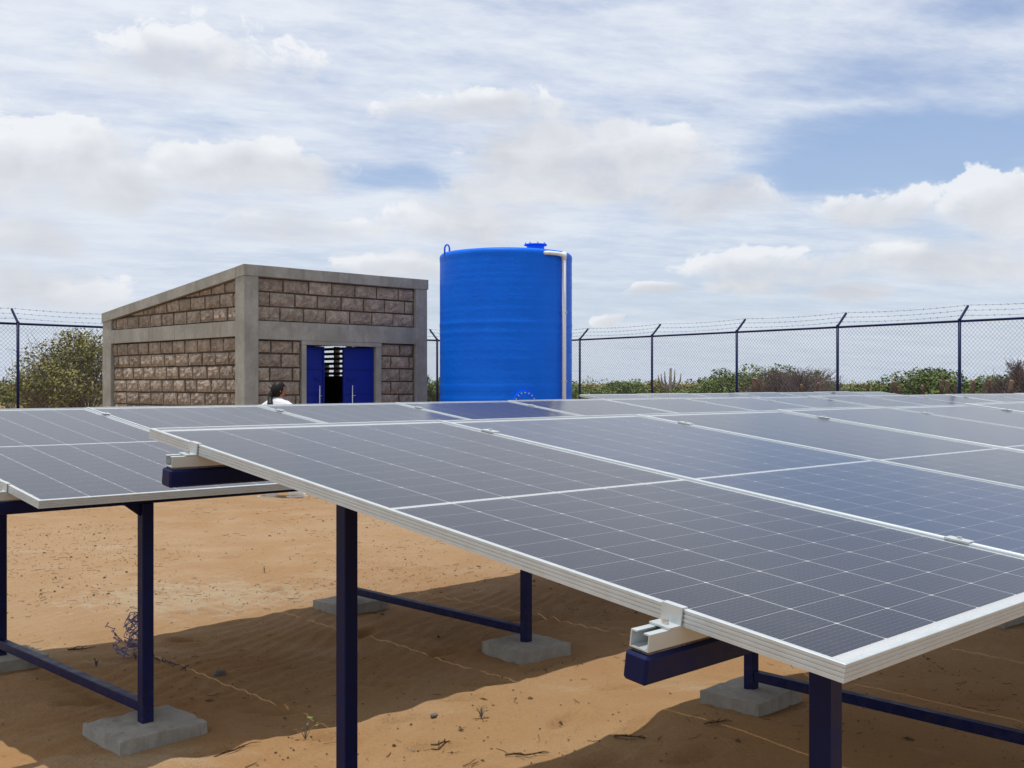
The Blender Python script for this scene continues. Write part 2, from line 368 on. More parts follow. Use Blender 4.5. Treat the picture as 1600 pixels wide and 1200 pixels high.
M_dead = mat('dead_twigs', f_conc(((0.11, 0.082, 0.078, 1), (0.24, 0.195, 0.185, 1), (0.07, 0.045, 0.045, 1)), 1.5), rough=0.95, spec=0.1)
M_log = mat('cut_wood', f_conc(((0.06, 0.038, 0.028, 1), (0.13, 0.085, 0.06, 1), (0.04, 0.025, 0.018, 1)), 3.0), rough=0.95, spec=0.1)
M_logend = mat('fresh_cut_wood', None, (0.26, 0.17, 0.10), 0.9)
M_dry = mat('dry_litter', f_conc(((0.07, 0.045, 0.026, 1), (0.17, 0.115, 0.07, 1), (0.04, 0.026, 0.016, 1)), 9.0), rough=0.95, spec=0.1)
M_wire = mat('galvanised_wire', None, (0.035, 0.042, 0.065), 0.6, 0.0)
M_bluewire = mat('lilac_wire', None, (0.17, 0.17, 0.33), 0.5, 0.1)
M_skin = mat('skin', None, (0.30, 0.135, 0.075), 0.5)
M_hair = mat('black_hair', None, (0.005, 0.004, 0.005), 0.55, 0.0, 0.25)
M_shirt = mat('white_cotton', None, (0.64, 0.66, 0.70), 0.85)
M_trouser = mat('dark_denim', None, (0.018, 0.02, 0.032), 0.85)
M_shoe = mat('off_white_shoe', None, (0.70, 0.69, 0.65), 0.7)
M_stone = mat('dark_stone', f_conc(((0.10, 0.09, 0.09, 1), (0.2, 0.18, 0.17, 1), (0.05, 0.05, 0.05, 1)), 9.0), rough=0.9)
M_dark = mat('dark_grey_plaster', None, (0.16, 0.15, 0.14), 0.95)  # one even dark grey, used for the roof slab

# ------------------------------------------------------------------ ground (one sheet to the horizon)
PADS = []          # filled with (x, y) below, needed by the sand drifts
ROW = {1: Vector((-1.0787, 3.2635, 0)), 2: Vector((-3.2895, 5.5773, 0)), 3: Vector((0.8730, 14.1432, 0))}
PW, PLEN, PT = 1.1315, 2.279, 1.138
CT, ST = math.cos(TAU), math.sin(TAU)
TOPZ = CAM_H - 0.1319
FRAMES = {1: [0.53, 2.79, 5.50, 8.0], 2: [0.57, 2.83, 5.1, 7.35, 9.6, 11.9, 14.2], 3: [0.55, 2.8, 5.05, 7.4]}
D_BACK, D_FRONT = 0.275 * CT, 1.955 * CT
PADZ = {(1, 0): (0.08, 0.09), (1, 1): (0.09, 0.105), (2, 0): (0.085, 0.07), (2, 1): (0.05, 0.055), (1, 2): (0.08, 0.08)}
for r_, fr_ in FRAMES.items():
    for k_, t_ in enumerate(fr_):
        for e_, d_ in enumerate((D_FRONT, D_BACK)):
            q_ = ROW[r_] - A * d_ + B * t_; PADS.append((q_.x, q_.y, PADZ.get((r_, k_), (.07, .07))[e_]))

def seq(parts):
    out = []
    for a, b, s in parts:
        n = max(1, int(round((b - a) / s))); out += [a + (b - a) * i / n for i in range(n)]
    out.append(parts[-1][1]); return np.array(out)
def geo(a, b, k=1.35, s0=0.5):
    out = []; x = a; s = s0
    while x < b: out.append(x); x += s; s *= k
    out.append(b); return out
xs_mid = seq([(-10, -4.5, .1), (-4.5, 4.6, .026), (4.6, 10, .1)])
gx = np.array([-v for v in geo(10.4, 6000)][::-1] + list(xs_mid) + geo(10.4, 6000))
ys_mid = seq([(0.5, 3.0, .1), (3.0, 9.0, .026), (9.0, 12.5, .05), (12.5, 22, .15)])
gy = np.array([-v for v in geo(0.2, 200)][::-1] + list(ys_mid) + geo(22.4, 9000))
FOOT = [(-1.55, 5.05, .5), (-1.05, 5.0, .3), (-.45, 4.95, .4), (-.2, 5.25, .35), (-.62, 5.55, .2), (.35, 4.35, .7), (.55, 4.75, .9), (.75, 4.4, .6), (-.9, 6.6, 1.2), (-1.9, 6.5, .2), (-2.1, 7.2, .4), (1.5, 5.6, .5), (2.3, 5.3, .3), (2.6, 4.6, .8),
        (-1.2, 4.4, .6), (-1.7, 8.0, 1.0), (-1.2, 8.1, .8), (-2.9, 8.6, .3), (-3.3, 9.3, .6), (-2.6, 7.9, .9), (-.35, 6.2, .6), (.15, 5.9, .9), (-.1, 5.55, .5), (.55, 5.45, .3), (.25, 4.9, 1.1), (-.3, 4.55, .2), (1.05, 5.0, .5), (-.75, 4.7, .7), (-2.3, 5.6, .1), (-1.95, 5.15, .3), (.9, 3.95, 1.0), (1.7, 4.2, .6), (-1.5, 8.5, .5), (-2.4, 9.5, .7), (-.9, 9.0, .9), (.1, 7.0, .3)]
def ground_h(X, Y):
    X = np.asarray(X, float); Y = np.asarray(Y, float)
    h = 0.09 * (fbm(X * 0.35 + 40, Y * 0.35 + 11, 3) - 0.44) + 0.05 * (fbm(X * 1.7 + 3, Y * 1.7 + 80, 4) - 0.44)
    near = np.clip((13 - Y) / 5, 0, 1) * np.clip((9 - np.abs(X)) / 4, 0, 1)
    al = X * A.x + Y * A.y; bl = X * BX + Y * BY
    w = al * 0.82 - bl * 0.30 + 0.55 * (fbm(X * 1.1 + 5, Y * 1.1 + 5, 3))
    rip = np.sin(w * 2 * math.pi / 0.105 + 3.2 * fbm(X * 2.3, Y * 2.3, 2))
    rmask = np.clip((fbm(X * 0.8 + 9, Y * 0.8 + 21, 3) - 0.36) * 6, 0.12, 1)
    h = h + near * 0.0050 * rip * rmask
    h = h + near * 0.014 * (fbm(X * 7 + 1, Y * 7 + 2, 3) - 0.44)
    for fx, fy, a in FOOT:
        dx = X - fx; dy = Y - fy; m = (np.abs(dx) < .4) & (np.abs(dy) < .4)
        if not m.any(): continue
        c, s = math.cos(a), math.sin(a); u = (dx * c + dy * s) / .13; v = (-dx * s + dy * c) / .055; q = u * u + v * v
        h = h + np.where(m, -0.030 * np.exp(-q * q) + 0.013 * np.exp(-(np.sqrt(q) - 1.5) ** 2 * 5), 0)
    for (pxx, pyy, pzz) in PADS:
        dx = X - pxx; dy = Y - pyy; d2 = dx * dx + dy * dy
        h = h + 0.012 * np.exp(-((np.sqrt(d2) - 0.34) / 0.13) ** 2)
        w_ = np.exp(-(d2 / 0.34) ** 2); h = h * (1 - w_) + w_ * (0.5 * h + pzz - 0.062)
    far = np.clip((np.hypot(X, Y) - 60) / 200, 0, 1)
    return h * (1 - far)
GX, GY = np.meshgrid(gx, gy); GZ = ground_h(GX, GY)
nx, ny = len(gx), len(gy)
V = np.stack([GX.ravel(), GY.ravel(), GZ.ravel()], 1)
idx = np.arange(nx * ny).reshape(ny, nx)
Fq = np.stack([idx[:-1, :-1].ravel(), idx[:-1, 1:].ravel(), idx[1:, 1:].ravel(), idx[1:, :-1].ravel()], 1)
def np_mesh(name, V, Fq, mat_, smooth=True):
    me = bpy.data.meshes.new(name); k = Fq.shape[1]
    me.vertices.add(len(V)); me.vertices.foreach_set('co', np.ascontiguousarray(V, dtype=np.float32).ravel())
    me.loops.add(Fq.size); me.loops.foreach_set('vertex_index', np.ascontiguousarray(Fq, dtype=np.int32).ravel())
    me.polygons.add(len(Fq)); me.polygons.foreach_set('loop_start', np.arange(0, Fq.size, k, dtype=np.int32))
    me.polygons.foreach_set('loop_total', np.full(len(Fq), k, dtype=np.int32))
    if smooth: me.polygons.foreach_set('use_smooth', np.ones(len(Fq), dtype=bool))
    me.update(calc_edges=True); me.validate()
    if mat_: me.materials.append(mat_)
    return me
tag(link('ground', np_mesh('ground', V, Fq, M_sand)), 'rippled orange sand ground', kind='structure')
def gh(x, y):
    i = int(np.searchsorted(gx, x)) - 1; j = int(np.searchsorted(gy, y)) - 1
    fx = (x - gx[i]) / (gx[i + 1] - gx[i]); fy = (y - gy[j]) / (gy[j + 1] - gy[j])
    return float((GZ[j, i] * (1 - fx) + GZ[j, i + 1] * fx) * (1 - fy) + (GZ[j + 1, i] * (1 - fx) + GZ[j + 1, i + 1] * fx) * fy)

# ------------------------------------------------------------------ woman in white by the house
def solid(name, m, mt, voxel, smooth=4):
    """fuse overlapping closed pieces into one continuous surface"""
    me = m.mesh(name, None); o = link(name, me)
    rm = o.modifiers.new('fuse', 'REMESH'); rm.mode = 'VOXEL'; rm.voxel_size = voxel; rm.use_smooth_shade = True
    sm = o.modifiers.new('soft', 'SMOOTH'); sm.factor = .5; sm.iterations = smooth
    dg = bpy.context.evaluated_depsgraph_get(); out = bpy.data.meshes.new_from_object(o.evaluated_get(dg))
    bpy.data.objects.remove(o); bpy.data.meshes.remove(me)
    out.materials.clear(); out.materials.append(mt); out.polygons.foreach_set('use_smooth', [True] * len(out.polygons)); out.name = name
    return out
def loft(m, rings, n=20):
    """closed elliptical loft: rings of (centre, half depth along x, half width along y)"""
    vs = []; k = len(rings)
    for (c, a, b) in rings: vs += [(c[0] + a * math.cos(2 * math.pi * i / n), c[1] + b * math.sin(2 * math.pi * i / n), c[2]) for i in range(n)]
    fs = [(j * n + i, j * n + (i + 1) % n, (j + 1) * n + (i + 1) % n, (j + 1) * n + i) for j in range(k - 1) for i in range(n)]
    return m.add(vs, fs + [tuple(range(n))[::-1], tuple(range((k - 1) * n, k * n))])
def limb(m, *ps): return m.tube([p[:3] for p in ps], [p[3] for p in ps], 12)
PB = (-3.125, 14.6)
person = empty('person', (PB[0], PB[1], gh(*PB) - .012), (0, 0, R(22)))          # local +x is the way she walks
person.scale = (.985, .985, .985)
tag(person, 'woman with a long black ponytail and white shirt walking past the block house', 'person')
TW_ = Matrix.Rotation(R(46), 4, 'Z')                                      # upper body turned away from the viewer
def turned(m):
    q = MB(); q.v = [tuple(TW_ @ Vector(v)) for v in m.v]; q.f = list(m.f); return q
LEGS = ((.075, ((.0, .075, .84, .085), (-.07, .08, .46, .052), (-.17, .085, .09, .036))), (-.075, ((.0, -.075, .84, .085), (.11, -.08, .46, .052), (.19, -.085, .09, .036))))
up_ = MB()
loft(up_, [((0, 0, .80), .085, .12), ((0, 0, .88), .10, .15), ((0, 0, .98), .085, .125), ((0, 0, 1.10), .095, .14), ((0, 0, 1.20), .095, .16), ((0, 0, 1.265), .075, .15), ((.0, 0, 1.30), .05, .08), ((.01, 0, 1.33), .045, .05), ((.022, 0, 1.40), .045, .048)])
ARMS = ((1, (0, .165, 1.235), (.03, .205, 1.01), (.13, .20, .80)), (-1, (0, -.165, 1.235), (-.05, -.205, 1.01), (-.02, -.20, .78)))
for s, sh_, el_, wr_ in ARMS:
    limb(up_, (*sh_, .052), (*el_, .040), (*wr_, .025)); h0 = Vector(wr_); limb(up_, (h0.x, h0.y, h0.z, .026), (h0.x + .01, h0.y, h0.z - .05, .030), (h0.x + .015, h0.y, h0.z - .085, .026))
    for k in range(5):
        b0 = h0 + (Vector((-.018 + .013 * k, 0, -.080)) if k < 4 else Vector((.028, -s * .01, -.035))); ln = (.055, .066, .062, .048, .046)[k]
        dv = Vector((.18, -s * .1, -1)).normalized() if k < 4 else Vector((.7, -s * .3, -.7)).normalized()
        limb(up_, (*b0, .0075), (*(b0 + dv * ln * .55), .007), (*(b0 + dv * ln + Vector((-.006, -s * .008, 0))), .005))
HC = Vector((.035, 0, 1.445)); HROT = Matrix.Rotation(R(-38), 4, 'Z') @ Matrix.Rotation(R(8), 4, 'Y')
hb = bmesh.new(); bmesh.ops.create_uvsphere(hb, u_segments=28, v_segments=20, radius=1); hv = []
for v in hb.verts:
    x, y, z = v.co; fx, fy, fz = x * .090, y * .070, z * .108
    if z < 0: fy *= 1 + .25 * z; fx *= 1 + .10 * z
    if x > .7 and abs(y) < .25 and -.45 < z < .1: fx += .020 * (1 - abs(y) / .25) * max(0, 1 - abs(z + .2) / .3)
    if x > .6 and .0 < z < .25 and .2 < abs(y) < .55: fx -= .007
    if x > .6 and z < -.62: fx += .010
    if x > .7 and -.52 < z < -.38 and abs(y) < .35: fx += .005
    hv.append(tuple(HC + HROT @ Vector((fx, fy, fz))))
up_.add(hv, [tuple(v.index for v in f.verts) for f in hb.faces]); hb.free()
for s in (-1, 1):
    c0 = HC + HROT @ Vector((-.005, s * .068, -.012)); up_.tube([c0 + Vector((0, 0, -.028)), c0 + Vector((0, s * .008, 0)), c0 + Vector((0, s * .006, .028))], [.008, .014, .009], 8)
bodym = turned(up_)
for y, lg in LEGS:
    limb(bodym, *lg); a_ = lg[-1]; limb(bodym, (a_[0] - .03, a_[1], .045, .034), (a_[0] + .07, a_[1], .04, .034), (a_[0] + .16, a_[1], .03, .024))
link('body', solid('body', bodym, M_skin, .0065, 2), person)
sh_ = MB()
loft(sh_, [((0, 0, .82), .125, .175), ((0, 0, .90), .12, .172), ((0, 0, 1.0), .108, .152), ((0, 0, 1.10), .114, .166), ((0, 0, 1.19), .114, .195), ((0, 0, 1.26), .098, .196), ((0, 0, 1.305), .080, .150), ((.004, 0, 1.335), .062, .072), ((.008, 0, 1.350), .058, .060)])
for s, s0, e0, w0 in ARMS: limb(sh_, (s0[0], s0[1] * .8, s0[2] + .020, .066), (s0[0], s0[1] * 1.10, s0[2] + .005, .066), (e0[0] * .6, e0[1], e0[2] + .08, .062), (e0[0] * .9, e0[1] * 1.01, e0[2] + .01, .058))
link('shirt', solid('shirt', turned(sh_), M_shirt, .009, 3), person)
tr_ = MB(); loft(tr_, [((0, 0, .74), .09, .14), ((0, 0, .80), .115, .165), ((0, 0, .88), .113, .163), ((0, 0, .93), .10, .145)])
for y, lg in LEGS: limb(tr_, (lg[0][0], lg[0][1], .83, .098), (lg[1][0], lg[1][1], .46, .068), (lg[2][0] - .005, lg[2][1], .10, .060))
link('trousers', solid('trousers', tr_, M_trouser, .010, 3), person)
for y, lg in LEGS:
    ax_, ay = lg[2][0], lg[2][1]; sm_ = MB()
    limb(sm_, (ax_ - .055, ay, .050, .040), (ax_ - .01, ay, .065, .047), (ax_ + .06, ay, .058, .046), (ax_ + .13, ay, .040, .040), (ax_ + .175, ay, .032, .026)); limb(sm_, (ax_, ay, .06, .046), (ax_, ay, .105, .047))
    so = link('shoe', solid('shoe', sm_, M_shoe, .006, 3), person)
    n = 16; out_ = [(ax_ + .06 + .145 * math.cos(2 * math.pi * k / n), ay + .049 * math.sin(2 * math.pi * k / n)) for k in range(n)]
    MB().add([(x, y_, -.004) for x, y_ in out_] + [(x, y_, .024) for x, y_ in out_], [tuple(range(n))[::-1], tuple(range(n, 2 * n))] + [(k, (k + 1) % n, (k + 1) % n + n, k + n) for k in range(n)]).build('sole', M_shoe, so)
# hair: cap over the skull gathered low at the back, ponytail down the back
hb = bmesh.new(); bmesh.ops.create_uvsphere(hb, u_segments=40, v_segments=28, radius=1); kill = []
for v in hb.verts:
    x, y, z = v.co
    if (x > .50 - .45 * max(0, -z) and z < .50) or z < -.80: kill.append(v)
    j = 1 + .018 * math.sin(13 * math.atan2(y, x) + 4 * z) + .012 * math.sin(29 * math.atan2(y, x))
    v.co = TW_ @ (HC + HROT @ Vector((x * .104 * j - .008, y * .086 * j, z * .122 * j + .006)))
bmesh.ops.delete(hb, geom=kill, context='VERTS'); hm_ = bpy.data.meshes.new('hair'); hb.to_mesh(hm_); hb.free()
hm_.materials.append(M_hair); hm_.polygons.foreach_set('use_smooth', [True] * len(hm_.polygons)); ho = link('hair', hm_, person)
pt_ = MB()
for k in range(7):
    a = k * .9; o_ = Vector((.010 * math.cos(a), .013 * math.sin(a), 0)) if k else Vector((0, 0, 0))
    b0 = HC + HROT @ Vector((-.085, .012, -.055))
    limb(pt_, (*(b0 + Vector((.03, 0, .03)) + o_), .030), (*(b0 + o_), .034), (*(b0 + Vector((-.03, .008, -.05)) + o_), .022), (*(Vector((-.120, .034, 1.27)) + o_ * 1.4), .024), (*(Vector((-.128, .042, 1.12)) + o_ * 1.5), .022), (*(Vector((-.122, .044, .99)) + o_ * .8), .008))
link('ponytail', solid('ponytail', turned(pt_), M_hair, .007, 2), ho)
q = MB(); b0 = HC + HROT @ Vector((-.088, .03, .01)); q.tube([b0, b0 + Vector((-.025, .02, .022)), b0 + Vector((-.035, .038, .045))], [.010, .007, .002], 6)
turned(q).build('loose_strand', M_hair, ho, True)

# ------------------------------------------------------------------ pump house of split-face block
BC = Vector((-3.766, 15.40, 0)); BWID, BLEN = 3.355, 4.60
FZ0, FZ1 = CAM_H + 0.66, CAM_H + 0.90         # middle beam
ZT = CAM_H + 1.684; ZB = CAM_H + 1.20         # roof edge at the front, at the back
COLW = 0.238
hm = Matrix.Translation(BC) @ Matrix(((BX, -BY, 0, 0), (BY, BX, 0, 0), (0, 0, 1, 0), (0, 0, 0, 1)))
house = empty('pump_house', mat=hm)            # local x along the front, local y to the back
tag(house, 'brown split-face block house with grey concrete columns and open blue doors', 'building')
def roofz(y): return ZT + (ZB - ZT) * y / BLEN
W_ = BWID; DX0, DX1 = 1.052, 2.335; DTOP = CAM_H + 0.578
# columns
for (x0, y0, w, d) in ((0, 0, COLW, .243), (W_ - COLW, 0, COLW, .243), (0, BLEN - .32, COLW, .32), (W_ - COLW, BLEN - .32, COLW, .32)):
    z1 = roofz(y0 + d) - 0.006
    m = MB(); vs = []
    for z in (-.1, .6, 1.2, 1.8, 2.4, z1):
        for (a, b) in ((0, 0), (1, 0), (1, 1), (0, 1)):
            vs.append((x0 + a * w + random.uniform(-.004, .004), y0 + b * d + random.uniform(-.004, .004), z if z != z1 else roofz(y0 + b * d) - .006))
    fs = [(i * 4 + k, i * 4 + (k + 1) % 4, i * 4 + 4 + (k + 1) % 4, i * 4 + 4 + k) for i in range(5) for k in range(4)] + [(20, 21, 22, 23)]
    m.add(vs, fs).build('column', M_conc, house, bevel=0.008)
def slab(x0, x1, y0, y1, z0, z1, name='beam', mt=M_conc, slope=False, th=0.16):
    m = MB(); 
    n = 6; vs = []; fs = []
    for i in range(n + 1):
        f = i / n
        if (x1 - x0) > (y1 - y0): pts = [(x0 + (x1 - x0) * f, y) for y in (y0, y1)]
        else: pts = [(x, y0 + (y1 - y0) * f) for x in (x0, x1)]
        for (x, y) in pts:
            zl, zh = (roofz(y) - th, roofz(y)) if slope else (z0, z1)
            j = random.uniform(-.003, .003)
            vs += [(x, y, zl + j), (x, y, zh + j)]
    for i in range(n):
        a = i * 4; b = a + 4
        fs += [(a, b, b + 1, a + 1), (a + 2, a + 3, b + 3, b + 2), (a + 1, b + 1, b + 3, a + 3), (a, a + 2, b + 2, b)]
    fs += [(0, 1, 3, 2), (n * 4, n * 4 + 2, n * 4 + 3, n * 4 + 1)]
    m.add(vs, fs)
    o = m.build(name, mt, house)
    return o
slab(-.008, W_ + .008, -.012, .20, 0, 0, 'roof_beam', slope=True, th=.155)
slab(-.012, .20, .205, BLEN + .01, 0, 0, 'roof_beam', slope=True, th=.155)
slab(W_ - .20, W_ + .012, .205, BLEN + .01, 0, 0, 'roof_beam', slope=True, th=.155)
slab(.205, W_ - .205, BLEN - .2, BLEN + .008, 0, 0, 'roof_beam', slope=True, th=.155)
slab(COLW - .004, W_ - COLW + .004, .006, .2, FZ0 - .02, FZ1, 'beam')
slab(.006, .2, .239, BLEN - .316, FZ0 + .02, FZ1, 'beam')
slab(W_ - .2, W_ - .006, .239, BLEN - .316, FZ0 + .02, FZ1, 'beam')
# lintel and jambs of the door
MB().box2((DX0 - .085, .010, DTOP), (DX1 + .10, .19, FZ0 - .0215)).build('lintel', M_conc, house)
MB().box2((DX0 - .078, .014, -.1), (DX0, .188, DTOP - .002)).build('door_jamb', M_conc, house, bevel=.004)
MB().box2((DX1, .014, -.1), (DX1 + .098, .188, DTOP - .002)).build('door_jamb', M_conc, house, bevel=.004)
MB().box2((.2, .2, 0), (W_ - .2, BLEN - .2, .06)).build('floor_slab', M_conc, house)
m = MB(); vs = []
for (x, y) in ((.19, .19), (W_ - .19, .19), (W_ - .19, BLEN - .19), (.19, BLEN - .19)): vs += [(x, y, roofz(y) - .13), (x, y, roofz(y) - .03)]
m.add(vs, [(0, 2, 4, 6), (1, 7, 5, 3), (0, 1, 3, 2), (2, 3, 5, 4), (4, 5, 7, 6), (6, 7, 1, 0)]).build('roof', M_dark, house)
# mortar core of the walls, set back behind the blocks
def core(x0, x1, y0, y1, z0, z1, top_slope=False):
    m = MB(); vs = []
    for (x, y) in ((x0, y0), (x1, y0), (x1, y1), (x0, y1)): vs += [(x, y, z0), (x, y, roofz(y) - .1 if top_slope else z1)]
    m.add(vs, [(0, 6, 4, 2), (1, 3, 5, 7), (0, 2, 3, 1), (2, 4, 5, 3), (4, 6, 7, 5), (6, 0, 1, 7)]).build('mortar_bed', M_mortar, house)
IN0, IN1 = .066, .16
core(COLW - .02, DX0 - .07, IN0, IN1, 0, FZ0); core(DX1 + .09, W_ - COLW + .02, IN0, IN1, 0, FZ0)
core(COLW - .02, W_ - COLW + .02, IN0, IN1, FZ1 - .02, ZT - .12)
core(IN0, IN1, .22, BLEN - .3, 0, FZ0 + .05); core(IN0, IN1, .22, BLEN - .3, FZ1 - .02, 0, True)
core(.2, W_ - .2, BLEN - .16, BLEN - .066, 0, 0, True)
# right wall with the vent opening
VY0, VY1, VZ0, VZ1 = 1.70, 3.30, CAM_H + .14, CAM_H + .655
core(W_ - IN1, W_ - IN0, .22, VY0, 0, FZ0 + .05); core(W_ - IN1, W_ - IN0, VY1, BLEN - .3, 0, FZ0 + .05)
core(W_ - IN1, W_ - IN0, VY0, VY1, 0, VZ0); core(W_ - IN1, W_ - IN0, .22, BLEN - .3, FZ1 - .02, 0, True)
for k in range(7):
    z = VZ0 + .045 + k * .0865
    MB().box2((W_ - .17, VY0, z - .023), (W_ - .09, VY1, z + .023)).build('vent_slat', M_conc, house)
for y, z in ((1.95, VZ1), (2.32, VZ1), (2.64, VZ0 + .24), (2.98, VZ1)):
    MB().box2((W_ - .19, y - .018, VZ0), (W_ - .085, y + .018, z)).build('vent_upright', M_conc, house)
# split-face blocks: a few rough shapes shared by all whole blocks
def rough_block(seed, nx_=7, nz_=4):
    rnd = random.Random(seed); vs = []; fs = []
    for j in range(nz_ + 1):
        for i in range(nx_ + 1):
            x = i / nx_ - .5; z = j / nz_ - .5; e = (i in (0, nx_)) or (j in (0, nz_))
            y = -rnd.uniform(.002, .010) if e else -rnd.uniform(.012, .034)
            vs.append((x + (0 if i in (0, nx_) else rnd.uniform(-.03, .03)), y, z + (0 if j in (0, nz_) else rnd.uniform(-.05, .05))))
    f = lambda i, j: j * (nx_ + 1) + i
    for j in range(nz_):
        for i in range(nx_): fs.append((f(i, j), f(i + 1, j), f(i + 1, j + 1), f(i, j + 1)))
    k = len(vs); vs += [(-.5, .08, -.5), (.5, .08, -.5), (.5, .08, .5), (-.5, .08, .5)]
    fs += [(k, k + 1) + tuple(f(i, 0) for i in range(nx_, -1, -1)), (k + 2, k + 3) + tuple(f(i, nz_) for i in range(nx_ + 1)),
           (k + 3, k) + tuple(f(0, j) for j in range(nz_ + 1)), (k + 1, k + 2) + tuple(f(nx_, j) for j in range(nz_, -1, -1))]
    return MB().add(vs, fs).mesh('block', M_block)
BLK = [rough_block(i) for i in range(9)]
def lay(face, u0, u1, z0, z1, off, rnd, top=None, unit=.40, course=.2):
    """lay courses on a wall face; face 'f': u = local x; 'l': u = local y on the left wall"""
    z = z0; row = 0
    while z < z1 - .03:
        zt = min(z + course, z1); u = u0; first = True
        shift = off[row % len(off)]
        while u < u1 - .02:
            w = unit * (1 - shift) if (first and shift) else unit * rnd.uniform(.9, 1.1)
            first = False; ue = min(u + w, u1)
            if u1 - ue < .07: ue = u1
            j = .0125 + rnd.uniform(-.004, .004)
            ju = j + (.007 if face == 'l' else 0)
            a, b, za, zb = u + ju, ue - ju, z + j, zt - j
            if top is not None:
                lim = min(top(a), top(b))
                if z > max(top(a), top(b)) - .03: u = ue; continue
            if b - a > .03 and zb - za > .025:
                if top is None or zb <= lim:
                    me = BLK[rnd.randrange(len(BLK))]; o = link('block', me, house)
                    dpt = .058 + rnd.uniform(-.006, .006)
                    flip = rnd.choice((1, 1))
                    if face == 'f': o.location = ((a + b) / 2, dpt, (za + zb) / 2)
                    else: o.location = (dpt, (a + b) / 2, (za + zb) / 2); o.rotation_euler = (0, 0, -math.pi / 2)
                    o.scale = (b - a, 1, zb - za)
                else:                                    # cut to the slope of the roof beam
                    ta, tb = min(zb, top(a)), min(zb, top(b))
                    if max(ta, tb) > za + .02:
                        ta = max(ta, za + .006); tb = max(tb, za + .006)
                        src = BLK[rnd.randrange(len(BLK))]; me = src.copy(); 
                        for v in me.vertices:
                            f = v.co.x + .5
                            hh = (tb + (ta - tb) * f if face == 'l' else ta + (tb - ta) * f)
                            v.co.z = za + (v.co.z + .5) * (hh - za); v.co.x *= (b - a)
                        o = link('block', me, house)
                        if face == 'f': o.location = ((a + b) / 2, .058, 0)
                        else: o.location = (.058, (a + b) / 2, 0); o.rotation_euler = (0, 0, -math.pi / 2)
            u = ue
        z = zt; row += 1
rb = random.Random(3)
LOWZ = FZ0 - .02 - 11 * .2
lay('f', COLW + .012, DX0 - .09, LOWZ, FZ0 - .03, (.5, 0, .45, .05), rb)
lay('f', DX1 + .11, W_ - COLW - .012, LOWZ, FZ0 - .03, (0, .5), rb)
lay('f', COLW + .012, W_ - COLW - .012, FZ1 + .006, ZT - .165, (0, .5, 0), rb, course=.207)
lay('l', .255, BLEN - .335, LOWZ + .03, FZ0 + .012, (0, .5, .2, .7, .4), rb)
lay('l', .255, BLEN - .335, FZ1 + .006, ZT, (0.3, .7, .1), rb, top=lambda y: roofz(y) - .165)
# doors
def leaf(hx, width, ang, side):
    d = empty('door'); d.parent = house; d.location = (hx, .10, .06); d.rotation_euler = (0, 0, ang)
    h = DTOP - .075; s = side
    MB().box2((min(0, s * width), -.018, 0), (max(0, s * width), .018, h)).build('door_sheet', M_door, d, bevel=.004)
    for z in (.03, .50, .90, 1.30, 1.67, h - .03):
        MB().box2((min(s * .02, s * (width - .02)), -.030, z - .012), (max(s * .02, s * (width - .02)), -.0185, z + .012)).build('rib', M_door, d, bevel=.004)
    for x in (.012, width - .014):
        MB().box2((s * x - .012, -.034, .0), (s * x + .012, -.0187, h)).build('stile', M_door, d, bevel=.003)
    hx_ = s * (width - .14)
    MB().tube([(hx_, -.055, .80), (hx_, -.055, 1.42)], .010, 8).build('pull_bar', M_steel, d, True)
    MB().tube([(hx_ - .012, -.055, 1.26), (hx_ + .07, -.05, 1.265)], .007, 6).build('bolt_arm', M_steel, d, True)
    MB().box2((hx_ - .06, -.045, 1.50), (hx_ + .07, -.0345, 1.53)).build('lock_plate', M_door, d)
leaf(DX0 + .008, .43, R(15), 1); leaf(DX1 - .008, .52, R(-9), -1)

# ------------------------------------------------------------------ water tank
TX, TY, TR, THT = -0.092, 16.5, .992, CAM_H + 1.936
tank = empty('water_tank', (TX, TY, 0)); tag(tank, 'tall bright blue cylindrical water tank beside the block house', 'tank')
prof = [(TR, .10)]
z = .12
rr = random.Random(8)
while z < THT - .03:
    bulge = sum(a * math.exp(-((z - c) / w) ** 2) for c, w, a in ((THT - 1.06, .03, .006), (THT - 1.20, .02, .004), (THT - 1.97, .02, .006), (THT - 2.02, .015, .004), (THT - 2.15, .02, .004), (THT - .05, .05, .004)))
    prof.append((TR + bulge + rr.uniform(-.0012, .0012), z)); z += .025
prof += [(TR - .004, THT - .02), (TR - .025, THT), (TR * .8, THT + .025), (TR * .4, THT + .05), (.01, THT + .055)]
m = MB().lathe(prof, 96); 
sh = m.build('shell', M_tank, tank, True)
MB().lathe([(1.25, -.05), (1.25, .095), (1.22, .1), (.01, .1)], 48).build('plinth', M_pad, tank)
# lifting eye
ax = Vector((-.86, -.42, 0))
MB().tube([ax + Vector((-.035, 0, THT - .06)), ax + Vector((-.035, 0, THT + .06)), ax + Vector((-.022, 0, THT + .095)), ax + Vector((0, 0, THT + .108)), ax + Vector((.022, 0, THT + .095)), ax + Vector((.035, 0, THT + .06)), ax + Vector((.035, 0, THT - .06))], .013, 8).build('lifting_eye', M_tank, tank, True)
hc = (.44, -.30, 0)
MB().lathe([(.13, THT + .0), (.13, THT + .105), (.17, THT + .11), (.17, THT + .125), (.0, THT + .13)], 24, hc).build('hatch', M_tank, tank)
for k in range(8):
    a = k * math.pi / 4 + .2
    MB().tube([(hc[0] + .15 * math.cos(a), hc[1] + .15 * math.sin(a), THT + .1), (hc[0] + .15 * math.cos(a), hc[1] + .15 * math.sin(a), THT + .148)], .008, 6).build('hatch_bolt', M_tank, tank)
